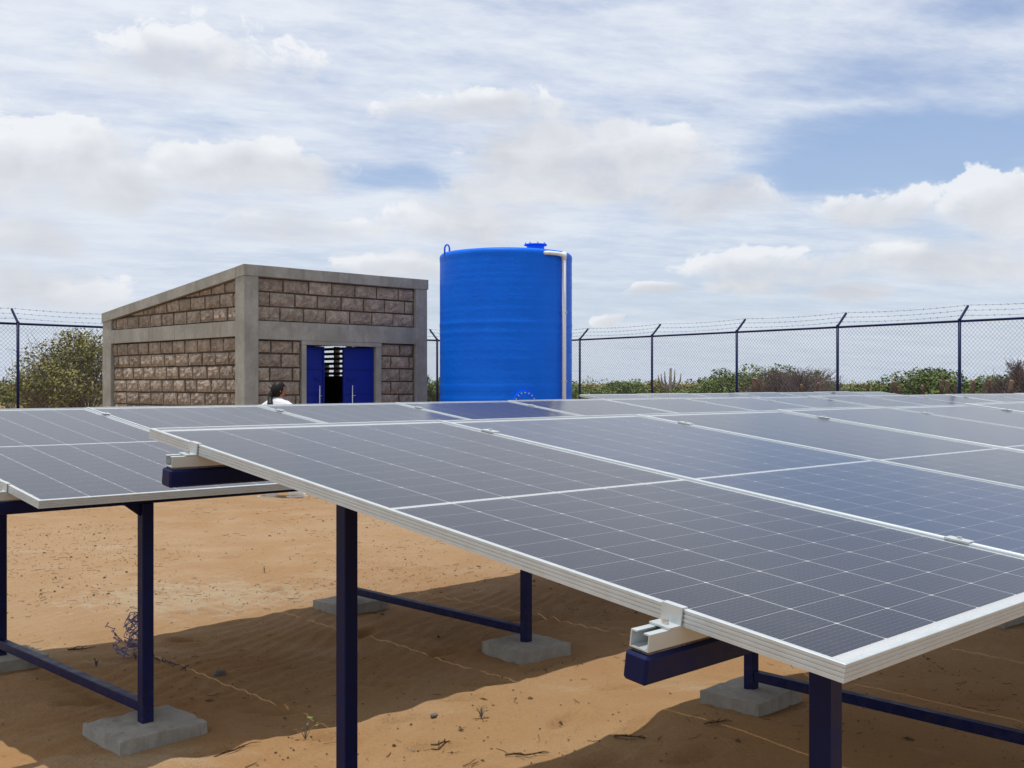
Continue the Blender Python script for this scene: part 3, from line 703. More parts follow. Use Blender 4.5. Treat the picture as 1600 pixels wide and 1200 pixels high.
# white overflow pipe
pa = R(-36); pr = TR + .04
def on(a, r, z): return Vector((r * math.cos(a), r * math.sin(a), z))
pv = [on(R(-56), TR - .02, THT - .06), on(R(-53), pr, THT - .06), on(R(-45), pr + .01, THT - .06), on(pa, pr + .01, THT - .065), on(pa, pr + .015, THT - .10), on(pa, pr + .015, THT - 1.2), on(pa, pr + .015, .14)]
MB().tube(pv, .030, 12).build('overflow_pipe', M_pvc, tank, True)
MB().tube([on(pa, pr + .015, THT - .025), on(pa, pr + .015, THT - .13)], .038, 12).build('pipe_elbow', M_pvc, tank, True)
for zz_ in (THT - .9, THT - 1.9, .5):
    MB().tube([on(pa, TR - .01, zz_), on(pa, pr + .058, zz_)], .012, 6).build('pipe_bracket', M_steel, tank)
# manway flange low on the side facing the panels
fa = R(-90 + 15.5); fd = on(fa, 1, 0); fs_ = Vector((-fd.y, fd.x, 0)); fc = on(fa, TR, CAM_H - .265)
def ring(r0, r1, y0, y1, n=32):
    m = MB(); vs = []
    for k in range(n):
        a = 2 * math.pi * k / n; c, s = math.cos(a), math.sin(a)
        for (r, yy) in ((r0, y0), (r1, y0), (r1, y1), (r0, y1)): vs.append(fc + fs_ * r * c + UP * r * s + fd * yy)
    m.add(vs, [(k * 4 + i, ((k + 1) % n) * 4 + i, ((k + 1) % n) * 4 + (i + 1) % 4, k * 4 + (i + 1) % 4) for k in range(n) for i in range(4)])
    return m
fl = ring(.0, .165, -.05, .035).build('manway_flange', M_tank, tank)
ring(.0, .115, .034, .055).build('manway_cover', M_tank, fl)
for k in range(16):
    a = 2 * math.pi * k / 16; q = fc + fs_ * .142 * math.cos(a) + UP * .142 * math.sin(a)
    MB().tube([q + fd * .03, q + fd * .055], .012, 6).build('flange_bolt', M_steel, fl)

# ------------------------------------------------------------------ chain-link fence, two sides
RAILZ = CAM_H + 1.2
def fence(name, posts, outward, label):
    p0 = Vector(posts[0]); root = empty(name, (p0.x, p0.y, 0)); tag(root, label, 'fence')
    L_ = lambda p: Vector(p) - root.location
    ow = Vector(outward).normalized()
    tips = []
    for p in posts:
        p = Vector(p); b = L_((p.x, p.y, 0))
        po = MB().tube([b + Vector((0, 0, -.15)), b + Vector((0, 0, RAILZ + .03))], .030, 10).build('post', M_navy, root, True)
        e = b + Vector((0, 0, RAILZ + .02)); tip = e + ow * .30 + UP * .29; tips.append((e, tip))
        MB().bar(e, tip, .035, .035).build('barb_arm', M_navy, po)
        MB().tube([b + Vector((0, 0, RAILZ + .028)), b + Vector((0, 0, RAILZ + .055))], [.036, .02], 10).build('post_cap', M_navy, po, True)
    rnd = random.Random(len(posts))
    for i in range(len(posts) - 1):
        a = L_((posts[i][0], posts[i][1], 0)); b = L_((posts[i + 1][0], posts[i + 1][1], 0)); d = (b - a).normalized(); ln = (b - a).length
        MB().tube([a + d * .031 + UP * RAILZ, b - d * .031 + UP * RAILZ], .024, 8).build('top_rail', M_navy, root, True)
        # diamond mesh, wires woven at 45 degrees
        z0, z1 = .04, RAILZ - .03; H = z1 - z0; pitch = .085; m = MB(); r = .0024
        n = int((ln + H) / pitch)
        nrm = d.cross(UP)
        for sgn in (1, -1):
            for k in range(n + 1):
                s = k * pitch
                # line u = s - v (going up-left) clipped to the span
                v0 = max(0, s - ln); v1 = min(H, s)
                if v1 - v0 < .02: continue
                pts = []
                for v in (v0, v1):
                    u = s - v; u = u if sgn == 1 else ln - u
                    pts.append(a + d * u + UP * (z0 + v) + nrm * (.002 * sgn))
                dv = (pts[1] - pts[0]).normalized(); e1 = nrm * r; e2 = nrm.cross(dv) * r
                m.add([q + o_ for q in pts for o_ in (e1, -e1 * .5 + e2 * .866, -e1 * .5 - e2 * .866)], [(0, 1, 4, 3), (1, 2, 5, 4), (2, 0, 3, 5)])
        tag(m.build('chain_link_mesh', M_wire, root), kind='stuff')
    for f in (.98, .62, .26):
        m = MB()
        for i in range(len(tips) - 1):
            qa = tips[i][0].lerp(tips[i][1], f) + UP * .02; qb = tips[i + 1][0].lerp(tips[i + 1][1], f) + UP * .02; n = 10
            pts = [qa.lerp(qb, k / n) - UP * (.035 * 4 * (k / n) * (1 - k / n)) for k in range(n + 1)]
            m.tube(pts, .0028, 4, False)
            nb = int((qb - qa).length / .14)
            for k in range(nb):
                c = (k + .5) / nb; q = qa.lerp(qb, c) - UP * (.035 * 4 * c * (1 - c))
                for _ in range(2):
                    v = Vector((rnd.uniform(-1, 1), rnd.uniform(-1, 1), rnd.uniform(-1, 1))).normalized() * .022
                    m.tube([q - v, q + v], .0028, 3, False)
        m.build('barbed_wire', M_wire, root)
    return root
dl = Vector((.6817, .7317, 0)); dr = Vector((-.6066, .795, 0))
lp = [Vector((-9.855, 21.87, 0)) + dl * s for s in (-2.857, 0, 2.857, 5.714, 8.571, 11.43, 14.15)]
rp = [Vector((1.843, 29.79, 0)) + dr * s for s in (3.10, 0, -2.77, -5.54, -8.31, -11.08, -13.85)]
fence('chain_link_fence', lp, (-.7317, .6817, 0), 'navy chain-link fence with barbed wire running behind the block house on the left')
fence('chain_link_fence', rp, (.795, .6066, 0), 'navy chain-link fence with barbed wire running from the tank to the right')

# ------------------------------------------------------------------ solar panels
EX = B.copy(); EY = (A * CT + UP * ST); EZ = EX.cross(EY)
RM = Matrix(((EX.x, EY.x, EZ.x), (EX.y, EY.y, EZ.y), (EX.z, EY.z, EZ.z))).to_4x4()
FT = .030
def frame_mesh():
    prof = [(.0, 0), (.0, .0065), (.0016, .0072), (.0016, .0085), (0, .0092), (0, .0140), (.0016, .0147), (.0016, .0160), (0, .0167), (0, .0215), (.0016, .0222), (.0016, .0235), (0, .0242), (0, .0290), (.001, FT), (.0110, FT), (.0115, .0270), (.0115, .0015), (.028, .0015), (.028, 0)]
    vs = []; fs = []; n = len(prof)
    for (d, z) in prof: vs += [(d, d, z), (PW - d, d, z), (PW - d, PLEN - d, z), (d, PLEN - d, z)]
    for i in range(n):
        j = (i + 1) % n
        for k in range(4):
            k2 = (k + 1) % 4; fs.append((i * 4 + k, i * 4 + k2, j * 4 + k2, j * 4 + k))
    return MB().add(vs, fs).mesh('frame', M_alu)
ME_frame = frame_mesh()
ME_back = MB().box2((.0116, .0116, .0200), (PW - .0116, PLEN - .0116, .0245)).mesh('backsheet', M_back)
ME_glass = MB().add([(.0112, .0112, .0284), (PW - .0112, .0112, .0284), (PW - .0112, PLEN - .0112, .0284), (.0112, PLEN - .0112, .0284)], [(0, 1, 2, 3)]).mesh('glass_cover', M_glass)
CP, CQ = .1815, .0912; CW, CL = CP - .0026, CQ - .0011; CH = .0038
def cell_poly(x, y):
    a, b, c = CW / 2, CL / 2, CH; z0, z1 = .02452, .02460
    pts = [(-a + c, -b), (a - c, -b), (a, -b + c), (a, b - c), (a - c, b), (-a + c, b), (-a, b - c), (-a, -b + c)]
    vs = [(x + p[0], y + p[1], z1) for p in pts] + [(x + p[0], y + p[1], z0) for p in pts]
    return vs, [tuple(range(8))] + [(k, k + 8, (k + 1) % 8 + 8, (k + 1) % 8) for k in range(8)]
CELLS = []
mx_ = (PW - 6 * CP) / 2; my_ = (PLEN - 24 * CQ - .016) / 2
for j in range(24):
    for i in range(6): CELLS.append((mx_ + (i + .5) * CP, my_ + (j + .5) * CQ + (.016 if j >= 12 else 0)))
def cell_mesh(name, mt, pts):
    m = MB()
    for (x, y) in pts: m.add(*cell_poly(x, y))
    return m.mesh(name, mt)
ME_c1 = {0: cell_mesh('solar_cell', M_cell, [(0, 0)]), 1: cell_mesh('solar_cell', M_cellb, [(0, 0)])}
ME_ca = {0: cell_mesh('solar_cells', M_cell, CELLS), 1: cell_mesh('solar_cells', M_cellb, CELLS)}
ORD = ['leftmost', 'second', 'third', 'fourth', 'fifth', 'sixth', 'seventh', 'eighth', 'ninth', 'tenth', 'eleventh', 'twelfth', 'thirteenth', 'fourteenth', 'fifteenth']
ROWN = {1: 'front', 2: 'middle', 3: 'back'}
NP = {1: 8, 2: 14, 3: 7}; PTR = {1: PT, 2: PT, 3: 1.155}
rnd = random.Random(12)
for r in (1, 2, 3):
    for i in range(NP[r]):
        o = ROW[r] + UP * TOPZ + EX * (i * PTR[r]) - EY * PLEN - EZ * FT
        jit = Matrix.Rotation(R(rnd.uniform(-.12, .12)), 4, 'X') @ Matrix.Rotation(R(rnd.uniform(-.12, .12)), 4, 'Y')
        p = empty('solar_panel', mat=Matrix.Translation(o + EZ * rnd.uniform(0, .0012)) @ RM @ jit)
        if i == 0:
            lab = {1: 'leftmost solar panel of the front row, its near corner jutting out towards the viewer', 2: 'leftmost solar panel of the middle row, passing behind the front row corner',
                   3: 'leftmost solar panel of the back row, starting just right of the tank'}[r]
        else: lab = '%s solar panel from the left in the %s row' % (ORD[i], ROWN[r])
        tag(p, lab, 'solar panel', 'tilted solar panels in the %s row' % ROWN[r])
        blue = 1 if (r, i) in ((1, 1),) else 0
        link('frame', ME_frame, p); link('backsheet', ME_back, p); link('glass_cover', ME_glass, p)
        if (r == 1 and i < 4) or (r == 2 and i < 3):
            for (x, y) in CELLS: link('solar_cell', ME_c1[blue], p, (x, y, 0))
        else: tag(link('solar_cells', ME_ca[blue], p), kind='stuff')

# ------------------------------------------------------------------ racks
def channel(p, q, name, parent):
    """open aluminium strut channel from p to q, 40 wide, 32 high, with lips"""
    w, h, t_, lip = .040, .030, .0025, .013
    prof = [(-w / 2, 0), (w / 2, 0), (w / 2, h), (w / 2 - lip, h), (w / 2 - lip, h - t_), (w / 2 - t_, h - t_), (w / 2 - t_, t_), (-w / 2 + t_, t_), (-w / 2 + t_, h - t_), (-w / 2 + lip, h - t_), (-w / 2 + lip, h), (-w / 2, h)]
    d = (q - p).normalized(); vs = [p + EY * a + EZ * b for (a, b) in prof] + [q + EY * a + EZ * b for (a, b) in prof]; n = len(prof)
    fs = [(k, (k + 1) % n, (k + 1) % n + n, k + n) for k in range(n)] + [(0, 11, 8, 7), (11, 10, 9, 8), (0, 7, 6, 1), (1, 6, 5, 2), (2, 5, 4, 3)]
    fs += [tuple(v + n for v in f[::-1]) for f in fs[n:]]
    return MB().add(vs, fs).build(name, M_alu, parent)
def rough_pad(parent, c, zt, seed):
    rr = random.Random(seed); n = 9; hx, hy = .19 + rr.uniform(-.015, .02), .165 + rr.uniform(-.015, .015); th = .20
    vs = []; fs = []
    rot = rr.uniform(-.10, .10); cb, sb = math.cos(rot), math.sin(rot)
    def P(a, b, z): 
        u = (a * cb - b * sb) * hx; v = (a * sb + b * cb) * hy
        return c + B * u + A * v + UP * z
    for j in range(n + 1):
        for i in range(n + 1):
            a = 2 * i / n - 1; b = 2 * j / n - 1; e = max(abs(a), abs(b))
            vs.append(P(a + (rr.uniform(-.018, .012) if e > .99 else 0), b + (rr.uniform(-.018, .012) if e > .99 else 0), zt + rr.uniform(-.0025, .002) - (.005 * rr.random() if e > .99 else 0)))
    f = lambda i, j: j * (n + 1) + i
    for j in range(n):
        for i in range(n): fs.append((f(i, j), f(i + 1, j), f(i + 1, j + 1), f(i, j + 1)))
    loop = [f(i, 0) for i in range(n)] + [f(n, j) for j in range(n)] + [f(i, n) for i in range(n, 0, -1)] + [f(0, j) for j in range(n, 0, -1)]
    prev = loop
    for lv in range(1, 5):
        cur = []
        for k in loop:
            q = Vector(vs[k]); o_ = (q - c); o_.z = 0
            cur.append(len(vs)); vs.append(tuple(Vector((q.x, q.y, zt - th * lv / 4)) + o_ * (.010 * lv + rr.uniform(-.009, .009))))
        for k in range(len(loop)):
            k2 = (k + 1) % len(loop); fs.append((prev[k2], prev[k], cur[k], cur[k2]))
        prev = cur
    return MB().add(vs, fs).build('footing', M_pad, parent)
TW = .050
for r in (1, 2, 3):
    nlen = NP[r] * PTR[r]
    root = empty('mounting_rack', ROW[r] - A * (PLEN * CT / 2)); off = root.location.copy()
    tag(root, {1: 'navy steel rack on concrete footings under the front row of panels', 2: 'navy steel rack on concrete footings under the middle row of panels', 3: 'navy steel rack under the short back row beside the tank'}[r], 'rack', 'panel racks')
    base = ROW[r] + UP * TOPZ - off
    for side, ds in (('back', .275), ('front', 1.955)):
        mid = base - EY * ds - EZ * FT                       # on the underside of the panels
        x0, x1 = -.085, nlen + .06
        if r == 1 and side == 'back': x0 = -.075
        ch = channel(mid + EX * x0 - EZ * .031, mid + EX * x1 - EZ * .031, 'rail', root)
        c0 = mid - EZ * (.031 + .006 + TW / 2)
        pm = MB(); pm.bar(c0 + EX * (x0 - .006), c0 + EX * (x1 + .006), TW, TW, EY)
        pm.build('purlin', M_navy, root, bevel=.005)
        MB().bar(mid + EX * (x0 + .004) - EZ * .0338, mid + EX * (x1 - .004) - EZ * .0338, .036, .0055, EY).build('packing_strip', M_stone, root)
        # legs
        for k, t_ in enumerate(FRAMES[r]):
            if t_ > nlen: continue
            top = c0 + EX * t_ - EZ * (TW / 2); pzs = PADZ.get((r, k), (.07, .07)); zt = pzs[0 if side == 'front' else 1]
            ftp = Vector((top.x, top.y, zt - off.z))
            m = MB()
            h = TW / 2
            vs = []
            for (a, b) in ((-1, -1), (1, -1), (1, 1), (-1, 1)):
                q = ftp + B * h * a + A * h * b; vs.append((q.x, q.y, zt - .05)); vs.append((q.x, q.y, top.z + h * b * ST / CT + .002))
            m.add(vs, [(0, 2, 3, 1), (2, 4, 5, 3), (4, 6, 7, 5), (6, 0, 1, 7), (1, 3, 5, 7)]).build('leg', M_navy, root, bevel=.003)
            # gusset under the purlin
            g = []
            for e in (-.006, .006):
                q = Vector((top.x, top.y, top.z)) + A * e
                g += [q - B * (h + .001), q - B * (h + .075), q - B * (h + .001) - UP * .055]
            MB().add(g, [(0, 1, 2), (3, 5, 4), (0, 3, 4, 1), (1, 4, 5, 2), (2, 5, 3, 0)]).build('gusset', M_navy, root)
            rough_pad(root, Vector((top.x, top.y, 0)), zt, r * 100 + k * 10 + len(side))
        # clamps
        for i in range(NP[r] + 1):
            px_ = i * PTR[r] - (PTR[r] - PW) / 2
            if i == 0 or i == NP[r]:
                s = -1 if i == 0 else 1; e = base - EY * ds + EX * (0 if i == 0 else nlen - (PTR[r] - PW))
                cl = MB()
                cl.bar(e - EY * .022 + EX * s * .0030 - EZ * .0135, e + EY * .022 + EX * s * .0030 - EZ * .0135, .0035, .034, EX)
                cl.bar(e - EY * .022 - EX * s * .0028 + EZ * .0022, e + EY * .022 - EX * s * .0028 + EZ * .0022, .0150, .0032, EX)
                cl.bar(e - EY * .022 + EX * s * .0200 - EZ * .0285, e + EY * .022 + EX * s * .0200 - EZ * .0285, .0300, .0035, EX)
                co = cl.build('end_clamp', M_alu, root)
                MB().tube([e + EX * s * .020 - EZ * .027, e + EX * s * .020 - EZ * .0185], .0065, 12).build('bolt', M_steel, co)
            else:
                e = base - EY * ds + EX * px_
                cl = MB(); cl.bar(e - EY * .030 + EZ * .0022, e + EY * .030 + EZ * .0022, .036, .0030, EX)
                co = cl.build('mid_clamp', M_alu, root)
                MB().tube([e + EZ * .0035, e + EZ * .0095], .0065, 8).build('bolt', M_steel, co)
    # low ties between the two legs of each frame
    for k, t_ in enumerate(FRAMES[r]):
        if t_ > nlen: continue
        pz = PADZ.get((r, k), (.07, .07))
        # positions of the legs in plan
        a = base - EY * 1.955 - EZ * (FT + .037 + TW) + EX * t_; b = base - EY * .275 - EZ * (FT + .037 + TW) + EX * t_
        a = Vector((a.x, a.y, pz[0] + .062)) + A * (TW / 2 + .001); b = Vector((b.x, b.y, pz[1] + .062)) - A * (TW / 2 + .001)
        MB().bar(a, b, .044, .044, B).build('tie_beam', M_navy, root, bevel=.003)

# ------------------------------------------------------------------ vegetation
def leaves_np(centres, sizes, n, leaf, rs, flat=1.0):
    """n leaf quads scattered in soft clumps"""
    C = np.array(centres); Sx = np.array(sizes); w = Sx ** 2; pick = rs.choice(len(C), n, p=w / w.sum())
    d = rs.normal(size=(n, 3)); d /= np.linalg.norm(d, axis=1)[:, None]
    rr_ = rs.uniform(.25, 1, n) ** .5
    P = C[pick] + d * (Sx[pick] * rr_)[:, None] * np.array([1, 1, flat])
    a = rs.normal(size=(n, 3)); a /= np.linalg.norm(a, axis=1)[:, None]
    nrm = d * .5 + rs.normal(size=(n, 3)) * .5 + np.array([0, 0, .45]); nrm /= np.linalg.norm(nrm, axis=1)[:, None]
    t1 = np.cross(nrm, a); t1 /= np.linalg.norm(t1, axis=1)[:, None]; t2 = np.cross(nrm, t1)
    s = (leaf * rs.uniform(.55, 1.35, n))[:, None]
    V = np.stack([P - t1 * s, P - t2 * s * .45, P + t1 * s, P + t2 * s * .45], 1).reshape(-1, 3)
    return V, np.arange(4 * n).reshape(n, 4)
def shrub(name, x, y, w, h, label, cat='bush', mt=None, seed=1, n=5000, leaf=.05, clumps=26, group=None, low=.12, trunk=True, bare=.0, dome=.5):
    rs = np.random.RandomState(seed); rd = random.Random(seed); root = empty(name, (x, y, gh(x, y)), (0, 0, rd.uniform(0, 6)))
    tag(root, label, cat, group)
    cs = []; sz = []
    for i in range(clumps):
        a = rs.uniform(0, 2 * math.pi); q = rs.uniform(0, 1) ** .55
        X = q * w / 2 * math.cos(a); Y = q * w / 2 * math.sin(a)
        top = h * (1 - dome * q ** 2.2) * rs.uniform(.86, 1.03); zlo = h * low
        Z = zlo + (top - zlo) * (rs.uniform(0, 1) ** .45)
        s = min(w, h * 1.3) * rs.uniform(.09, .19); Z = max(s * .5, min(Z, h - s * .72)); cs.append((X, Y, Z)); sz.append(s)
    if mt:
        V_, F_ = leaves_np(cs, sz, n, leaf, rs, .72)
        link('crown', np_mesh('crown', V_, F_, mt, False), root)
    m = MB()
    stems = [Vector((rd.uniform(-.12, .12) * w * .4, rd.uniform(-.12, .12) * w * .4, -.05)) for _ in range(4)]
    for k, (c, s) in enumerate(zip(cs, sz)):
        c = Vector(c); b = stems[k % 4]; mid = b.lerp(c, .5) + Vector((rd.uniform(-.1, .1), rd.uniform(-.1, .1), rd.uniform(0, .12))) * h * .5
        r0 = .012 * h + .008; m.tube([b, b.lerp(mid, .5) + Vector((rd.uniform(-.03, .03), rd.uniform(-.03, .03), 0)) * h, mid, c], [r0, r0 * .75, r0 * .5, r0 * .18], 5, False)
        for _ in range(int(5 + 26 * bare)):
            cg = lambda m_, s_: max(-1.25, min(1.25, rd.gauss(m_, s_)))
            e = c + Vector((cg(0, .8), cg(0, .8), cg(.1, .7))) * s * (.8 + .25 * bare); e.z = min(e.z, h * rd.uniform(.93, 1.03)); st = mid.lerp(c, rd.uniform(.2, 1))
            kk = st.lerp(e, .55) + Vector((rd.uniform(-1, 1), rd.uniform(-1, 1), rd.uniform(-1, 1))) * s * .28
            if e.z < .02: e.z = .02
            m.tube([st, kk, e], [r0 * .28, r0 * .2, .003], 3, False)
    m.build('trunk', M_dead if bare > .4 else M_bark, root)
    return root
def PX(px_, d): return (px_ - 800) / 1713.2 * d
# the big half-bare tree left of the house
shrub('acacia_tree', PX(128, 27.5), 27.5, 3.3, 2.95, 'big half-bare yellowish-green tree behind the fence, left of the block house', 'tree', M_leaf2, 4, 11000, .048, 70, None, .34, bare=.30, dome=.55)
shrub('bush', PX(60, 29), 29, 2.0, 1.25, 'low olive bush at the foot of the half-bare tree', 'bush', M_leaf2, 14, 3000, .04, 24, bare=.3)
BS = [  # px, depth, width, height, material, seed, leaves, label, bare
    (681, 34, 1.5, 1.95, M_leaf, 21, 4200, 'dark green bush seen between the block house and the tank', 0),
    (905, 37, 2.2, 1.80, M_leaf3, 22, 4600, 'light green bush right beside the blue tank behind the fence', 0),
    (950, 39, 2.6, 1.70, M_leaf, 23, 4600, 'dark bush between the first two fence posts right of the tank', .2),
    (992, 40, 2.4, 1.78, M_leaf3, 24, 4600, 'rounded light bush just left of the second fence post', 0),
    (1050, 38, 2.4, 1.74, M_leaf2, 25, 4600, 'olive bush below the dry candelabra cactus', .25),
    (1105, 36, 2.6, 1.85, M_leaf3, 26, 5200, 'bright green bush left of the third fence post', 0),
    (1150, 33, 2.4, 2.05, M_leaf, 27, 5600, 'tall green bush right behind the third fence post', 0),
    (1195, 31.5, 2.8, 2.18, M_leaf, 28, 6500, 'broad dark acacia bush rising above the dead brushwood heap', 0),
    (1262, 32, 2.2, 1.98, M_leaf, 29, 5200, 'dark green bush behind the right end of the brushwood heap', 0),
    (1298, 29, 1.6, 1.82, M_leaf3, 30, 4200, 'small fresh green bush just left of the fourth fence post', 0),
    (1345, 30, 2.2, 1.66, M_leaf2, 31, 2800, 'sparse greyish bush right of the fourth fence post', .5),
    (1392, 31, 2.0, 1.74, M_leaf3, 32, 4400, 'light green bush in the middle of the fourth fence bay', 0),
    (1432, 28.5, 2.2, 1.95, M_leaf, 33, 5600, 'green acacia bush left of the fifth fence post', 0),
    (1475, 28, 2.2, 2.02, M_leaf, 34, 5800, 'tallest dark acacia bush, directly behind the fifth fence post', 0),
    (1528, 27, 2.0, 1.80, M_leaf3, 35, 4800, 'yellowish green bush just right of the fifth fence post', 0),
    (1578, 26.5, 2.2, 1.82, M_leaf, 36, 4800, 'green bush behind the grey dead shrub at the right edge', 0),
    (22, 42, 3.2, 1.70, M_leaf, 37, 5200, 'low dark green bush seen behind the leftmost fence post', 0),
]
for (p_, d_, w_, h_, mt_, sd_, n_, lb_, br_) in BS:
    shrub('bush', PX(p_, d_), d_, w_ * 1.15, h_ * .97, lb_, 'bush', mt_, sd_, int(n_ * 1.7), .050, 44, 'bushes behind the fence', .1, bare=br_, dome=.42)
shrub('dead_brush_heap', PX(1238, 27.0), 27.0, 2.7, 1.93, 'heap of dead purplish-brown brushwood behind the fence', 'brushwood', None, 51, clumps=80, bare=1.7, low=.05, dome=.45)
shrub('dead_shrub', PX(1600, 24.5), 24.5, 1.5, 2.12, 'leafless grey shrub at the right edge behind the fence', 'shrub', None, 52, clumps=36, bare=1.2, low=.45, dome=.4)
# dry candelabra cactus
c_ = empty('cactus', (PX(1047, 36), 36, 0)); tag(c_, 'dry candelabra cactus sticking up above the olive bush', 'cactus')
MB().tube([(0, 0, 0), (0, 0, 1.3), (.02, 0, 2.02)], [.07, .06, .035], 8).build('stem', M_bark, c_, True)
for (s, o_, h) in ((-1, .16, 1.92), (1, .15, 1.97), (-1, .36, 1.80), (1, .34, 1.86), (-1, .27, 1.84)):
    MB().tube([(0, 0, 1.25), (s * o_ * .7, .03, 1.42), (s * o_, .05, 1.62), (s * o_ * 1.08, .05, h)], [.04, .035, .03, .014], 6).build('branch', M_bark, c_, True)
# cut wooden stakes of an old stick fence
ST_ = [(1181, 26.2, 1.66, .13, 0, 'thick cut stump in front of the left end of the brushwood heap'), (1253, 25.6, 1.52, .045, .05, 'thin pale stake right of the brushwood heap'), (1277, 25.3, 1.56, .05, -.05, 'thin brown stake left of the fourth fence post'),
       (1357, 24.6, 1.56, .05, .04, 'thin stake right of the fourth fence post'), (1397, 24.2, 1.58, .10, .1, 'broad forked stump in the middle of the fourth bay'), (1441, 23.8, 1.50, .06, 0, 'short reddish stake left of the pair of stakes'),
       (1469, 23.5, 1.62, .055, -.1, 'pale-topped stake in the pair left of the fifth post'), (1481, 23.3, 1.60, .075, .05, 'darker stake in the pair left of the fifth post'), (1520, 23.0, 1.60, .065, .12, 'stake just right of the fifth fence post'),
       (1546, 22.8, 1.62, .055, -.15, 'thin leaning stake with a light scar right of the fifth post'), (1581, 22.5, 1.60, .075, .45, 'strongly leaning dark stake at the right edge')]
for k, (p_, d_, h_, r_, ln_, lb_) in enumerate(ST_):
    r_ *= .72; h_ -= .04
    rr = random.Random(k + 60); x = PX(p_, d_); root = empty('wooden_stake', (x - ln_ * .4, d_, 0)); tag(root, lb_, 'stake', 'old wooden stakes behind the fence')
    pts = [(ln_ * .4 * (z / h_) ** 2 + rr.uniform(-.02, .02), rr.uniform(-.02, .02), z) for z in (-.1, .4, .8, 1.1, 1.35, h_)]
    MB().tube(pts, [r_ * f for f in (1.15, 1.1, 1.0, .95, 1.05, .85)], 8).build('trunk', M_log, root, True)
    MB().tube([(pts[-1][0], pts[-1][1], h_ - .01), (pts[-1][0] + .01, pts[-1][1], h_ + .02)], [r_ * .92, r_ * .6], 8).build('cut_end', M_logend, root)
    if k in (0, 4, 7): MB().tube([(pts[3][0], 0, 1.1), (pts[3][0] + .14, 0, 1.33), (pts[3][0] + .17, .02, h_ - .06)], [r_ * .6, r_ * .5, r_ * .4], 7).build('side_branch', M_log, root, True)
# far scrub: one mass to the horizon
rs = np.random.RandomState(77); Vs = []; Fs = []; base_i = 0
for k in range(420):
    d_ = 41 * (10 ** rs.uniform(0, .75)); a_ = rs.uniform(-.75, .75); x = d_ * math.tan(a_); w_ = rs.uniform(1.6, 4.0); h_ = rs.uniform(1.25, 1.95)
    if x < -9 and d_ < 60 and rs.rand() < .5: continue
    cs = [(x + rs.uniform(-.5, .5) * w_, d_ + rs.uniform(-.4, .4) * w_, h_ * rs.uniform(.15, .85)) for _ in range(9)]; sz = [min(h_ * .42, w_ * .3) * rs.uniform(.6, 1) for _ in range(9)]
    V_, F_ = leaves_np(cs, sz, 560 if d_ < 110 else 260, .065 if d_ < 80 else .12, rs, .7)
    Vs.append(V_); Fs.append(F_ + base_i); base_i += len(V_)
tag(link('distant_scrub', np_mesh('distant_scrub', np.concatenate(Vs), np.concatenate(Fs), M_leaf, False)), 'low green scrub stretching to the horizon', 'scrub', kind='stuff')
# dry ground cover outside the fence, left
rs = np.random.RandomState(78)
cs = []
while len(cs) < 260:
    x = rs.uniform(-26, -7); y = rs.uniform(22, 42)
    if y - 21.87 > (x + 9.855) * 1.073 + .6: cs.append((x, y, .06))
V_, F_ = leaves_np(cs, [rs.uniform(.15, .45) for _ in cs], 9000, .035, rs, .35); V_[:, 2] = np.maximum(V_[:, 2], .0)
tag(link('dry_weeds', np_mesh('dry_weeds', V_, F_, M_leaf2, False)), 'dry olive weeds on the sand beyond the left fence', 'weeds', kind='stuff')

# ------------------------------------------------------------------ litter and small things on the sand
rd = random.Random(91); m = MB(); made = 0
while made < 8500:
    y = 3.2 + 11.5 * rd.random() ** .8; x = rd.uniform(-.5, .5) * y * 1.05
    dens = float(fbm(np.array([x * .9 + 7]), np.array([y * .9 + 3]), 3)[0])
    if rd.random() > max(.08, (dens - .32) * 3.2) * (.25 + .75 * min(1, max(0, (y - 4.5) / 5))): continue
    made += 1
    z = gh(x, y) + .002; a = rd.uniform(0, 6.28)
    if rd.random() < .86:
        s = rd.uniform(.0018, .0055) * (1 + 1.2 * (rd.random() < .06)); l = s * rd.uniform(1, 2.4); c, sn = math.cos(a), math.sin(a)
        m.add([(x - c * l, y - sn * l, z), (x + sn * s, y - c * s, z + .001), (x + c * l, y + sn * l, z + rd.uniform(0, .006)), (x - sn * s, y + c * s, z + .001), (x, y, z + s * .9)], [(0, 1, 4), (1, 2, 4), (2, 3, 4), (3, 0, 4)])
    else:
        l = rd.uniform(.012, .042); k = rd.uniform(-.6, .6); q = Vector((x, y, z + .003)); d = Vector((math.cos(a), math.sin(a), 0)); d2 = Vector((math.cos(a + k), math.sin(a + k), .1))
        m.tube([q, q + d * l, q + d * l + d2 * l], rd.uniform(.0009, .0018), 3, False)
tag(m.build('plant_litter', M_dry), 'dark crumbs of dry leaves and twigs scattered over the sand', 'litter', kind='stuff')
def gp(px_, py_): d = CAM_H * 1713.2 / (py_ - 600); x = PX(px_, d); return Vector((x, d, gh(x, d)))
def twig(px_, py_, ln, ang, label, n=3, mt=M_dry):
    q = gp(px_, py_); root = empty('twig', q); tag(root, label, 'twig'); rr = random.Random(px_)
    d = Vector((math.cos(ang), math.sin(ang), 0)); pts = [Vector((0, 0, .006)) + d * ln * (k / 4 - .5) + Vector((rr.uniform(-.012, .012), rr.uniform(-.012, .012), rr.uniform(0, .008))) for k in range(5)]
    MB().tube(pts, [.004, .0045, .0035, .003, .0015], 5).build('stick', mt, root, True)
    for k in range(n):
        b = pts[1 + k % 3]; a2 = ang + rr.choice((-1, 1)) * rr.uniform(.4, 1.0); e = b + Vector((math.cos(a2), math.sin(a2), .15)) * ln * rr.uniform(.2, .4)
        MB().tube([b, b.lerp(e, .5) + Vector((0, 0, .006)), e], [.003, .002, .001], 4).build('side_twig', mt, root, True)
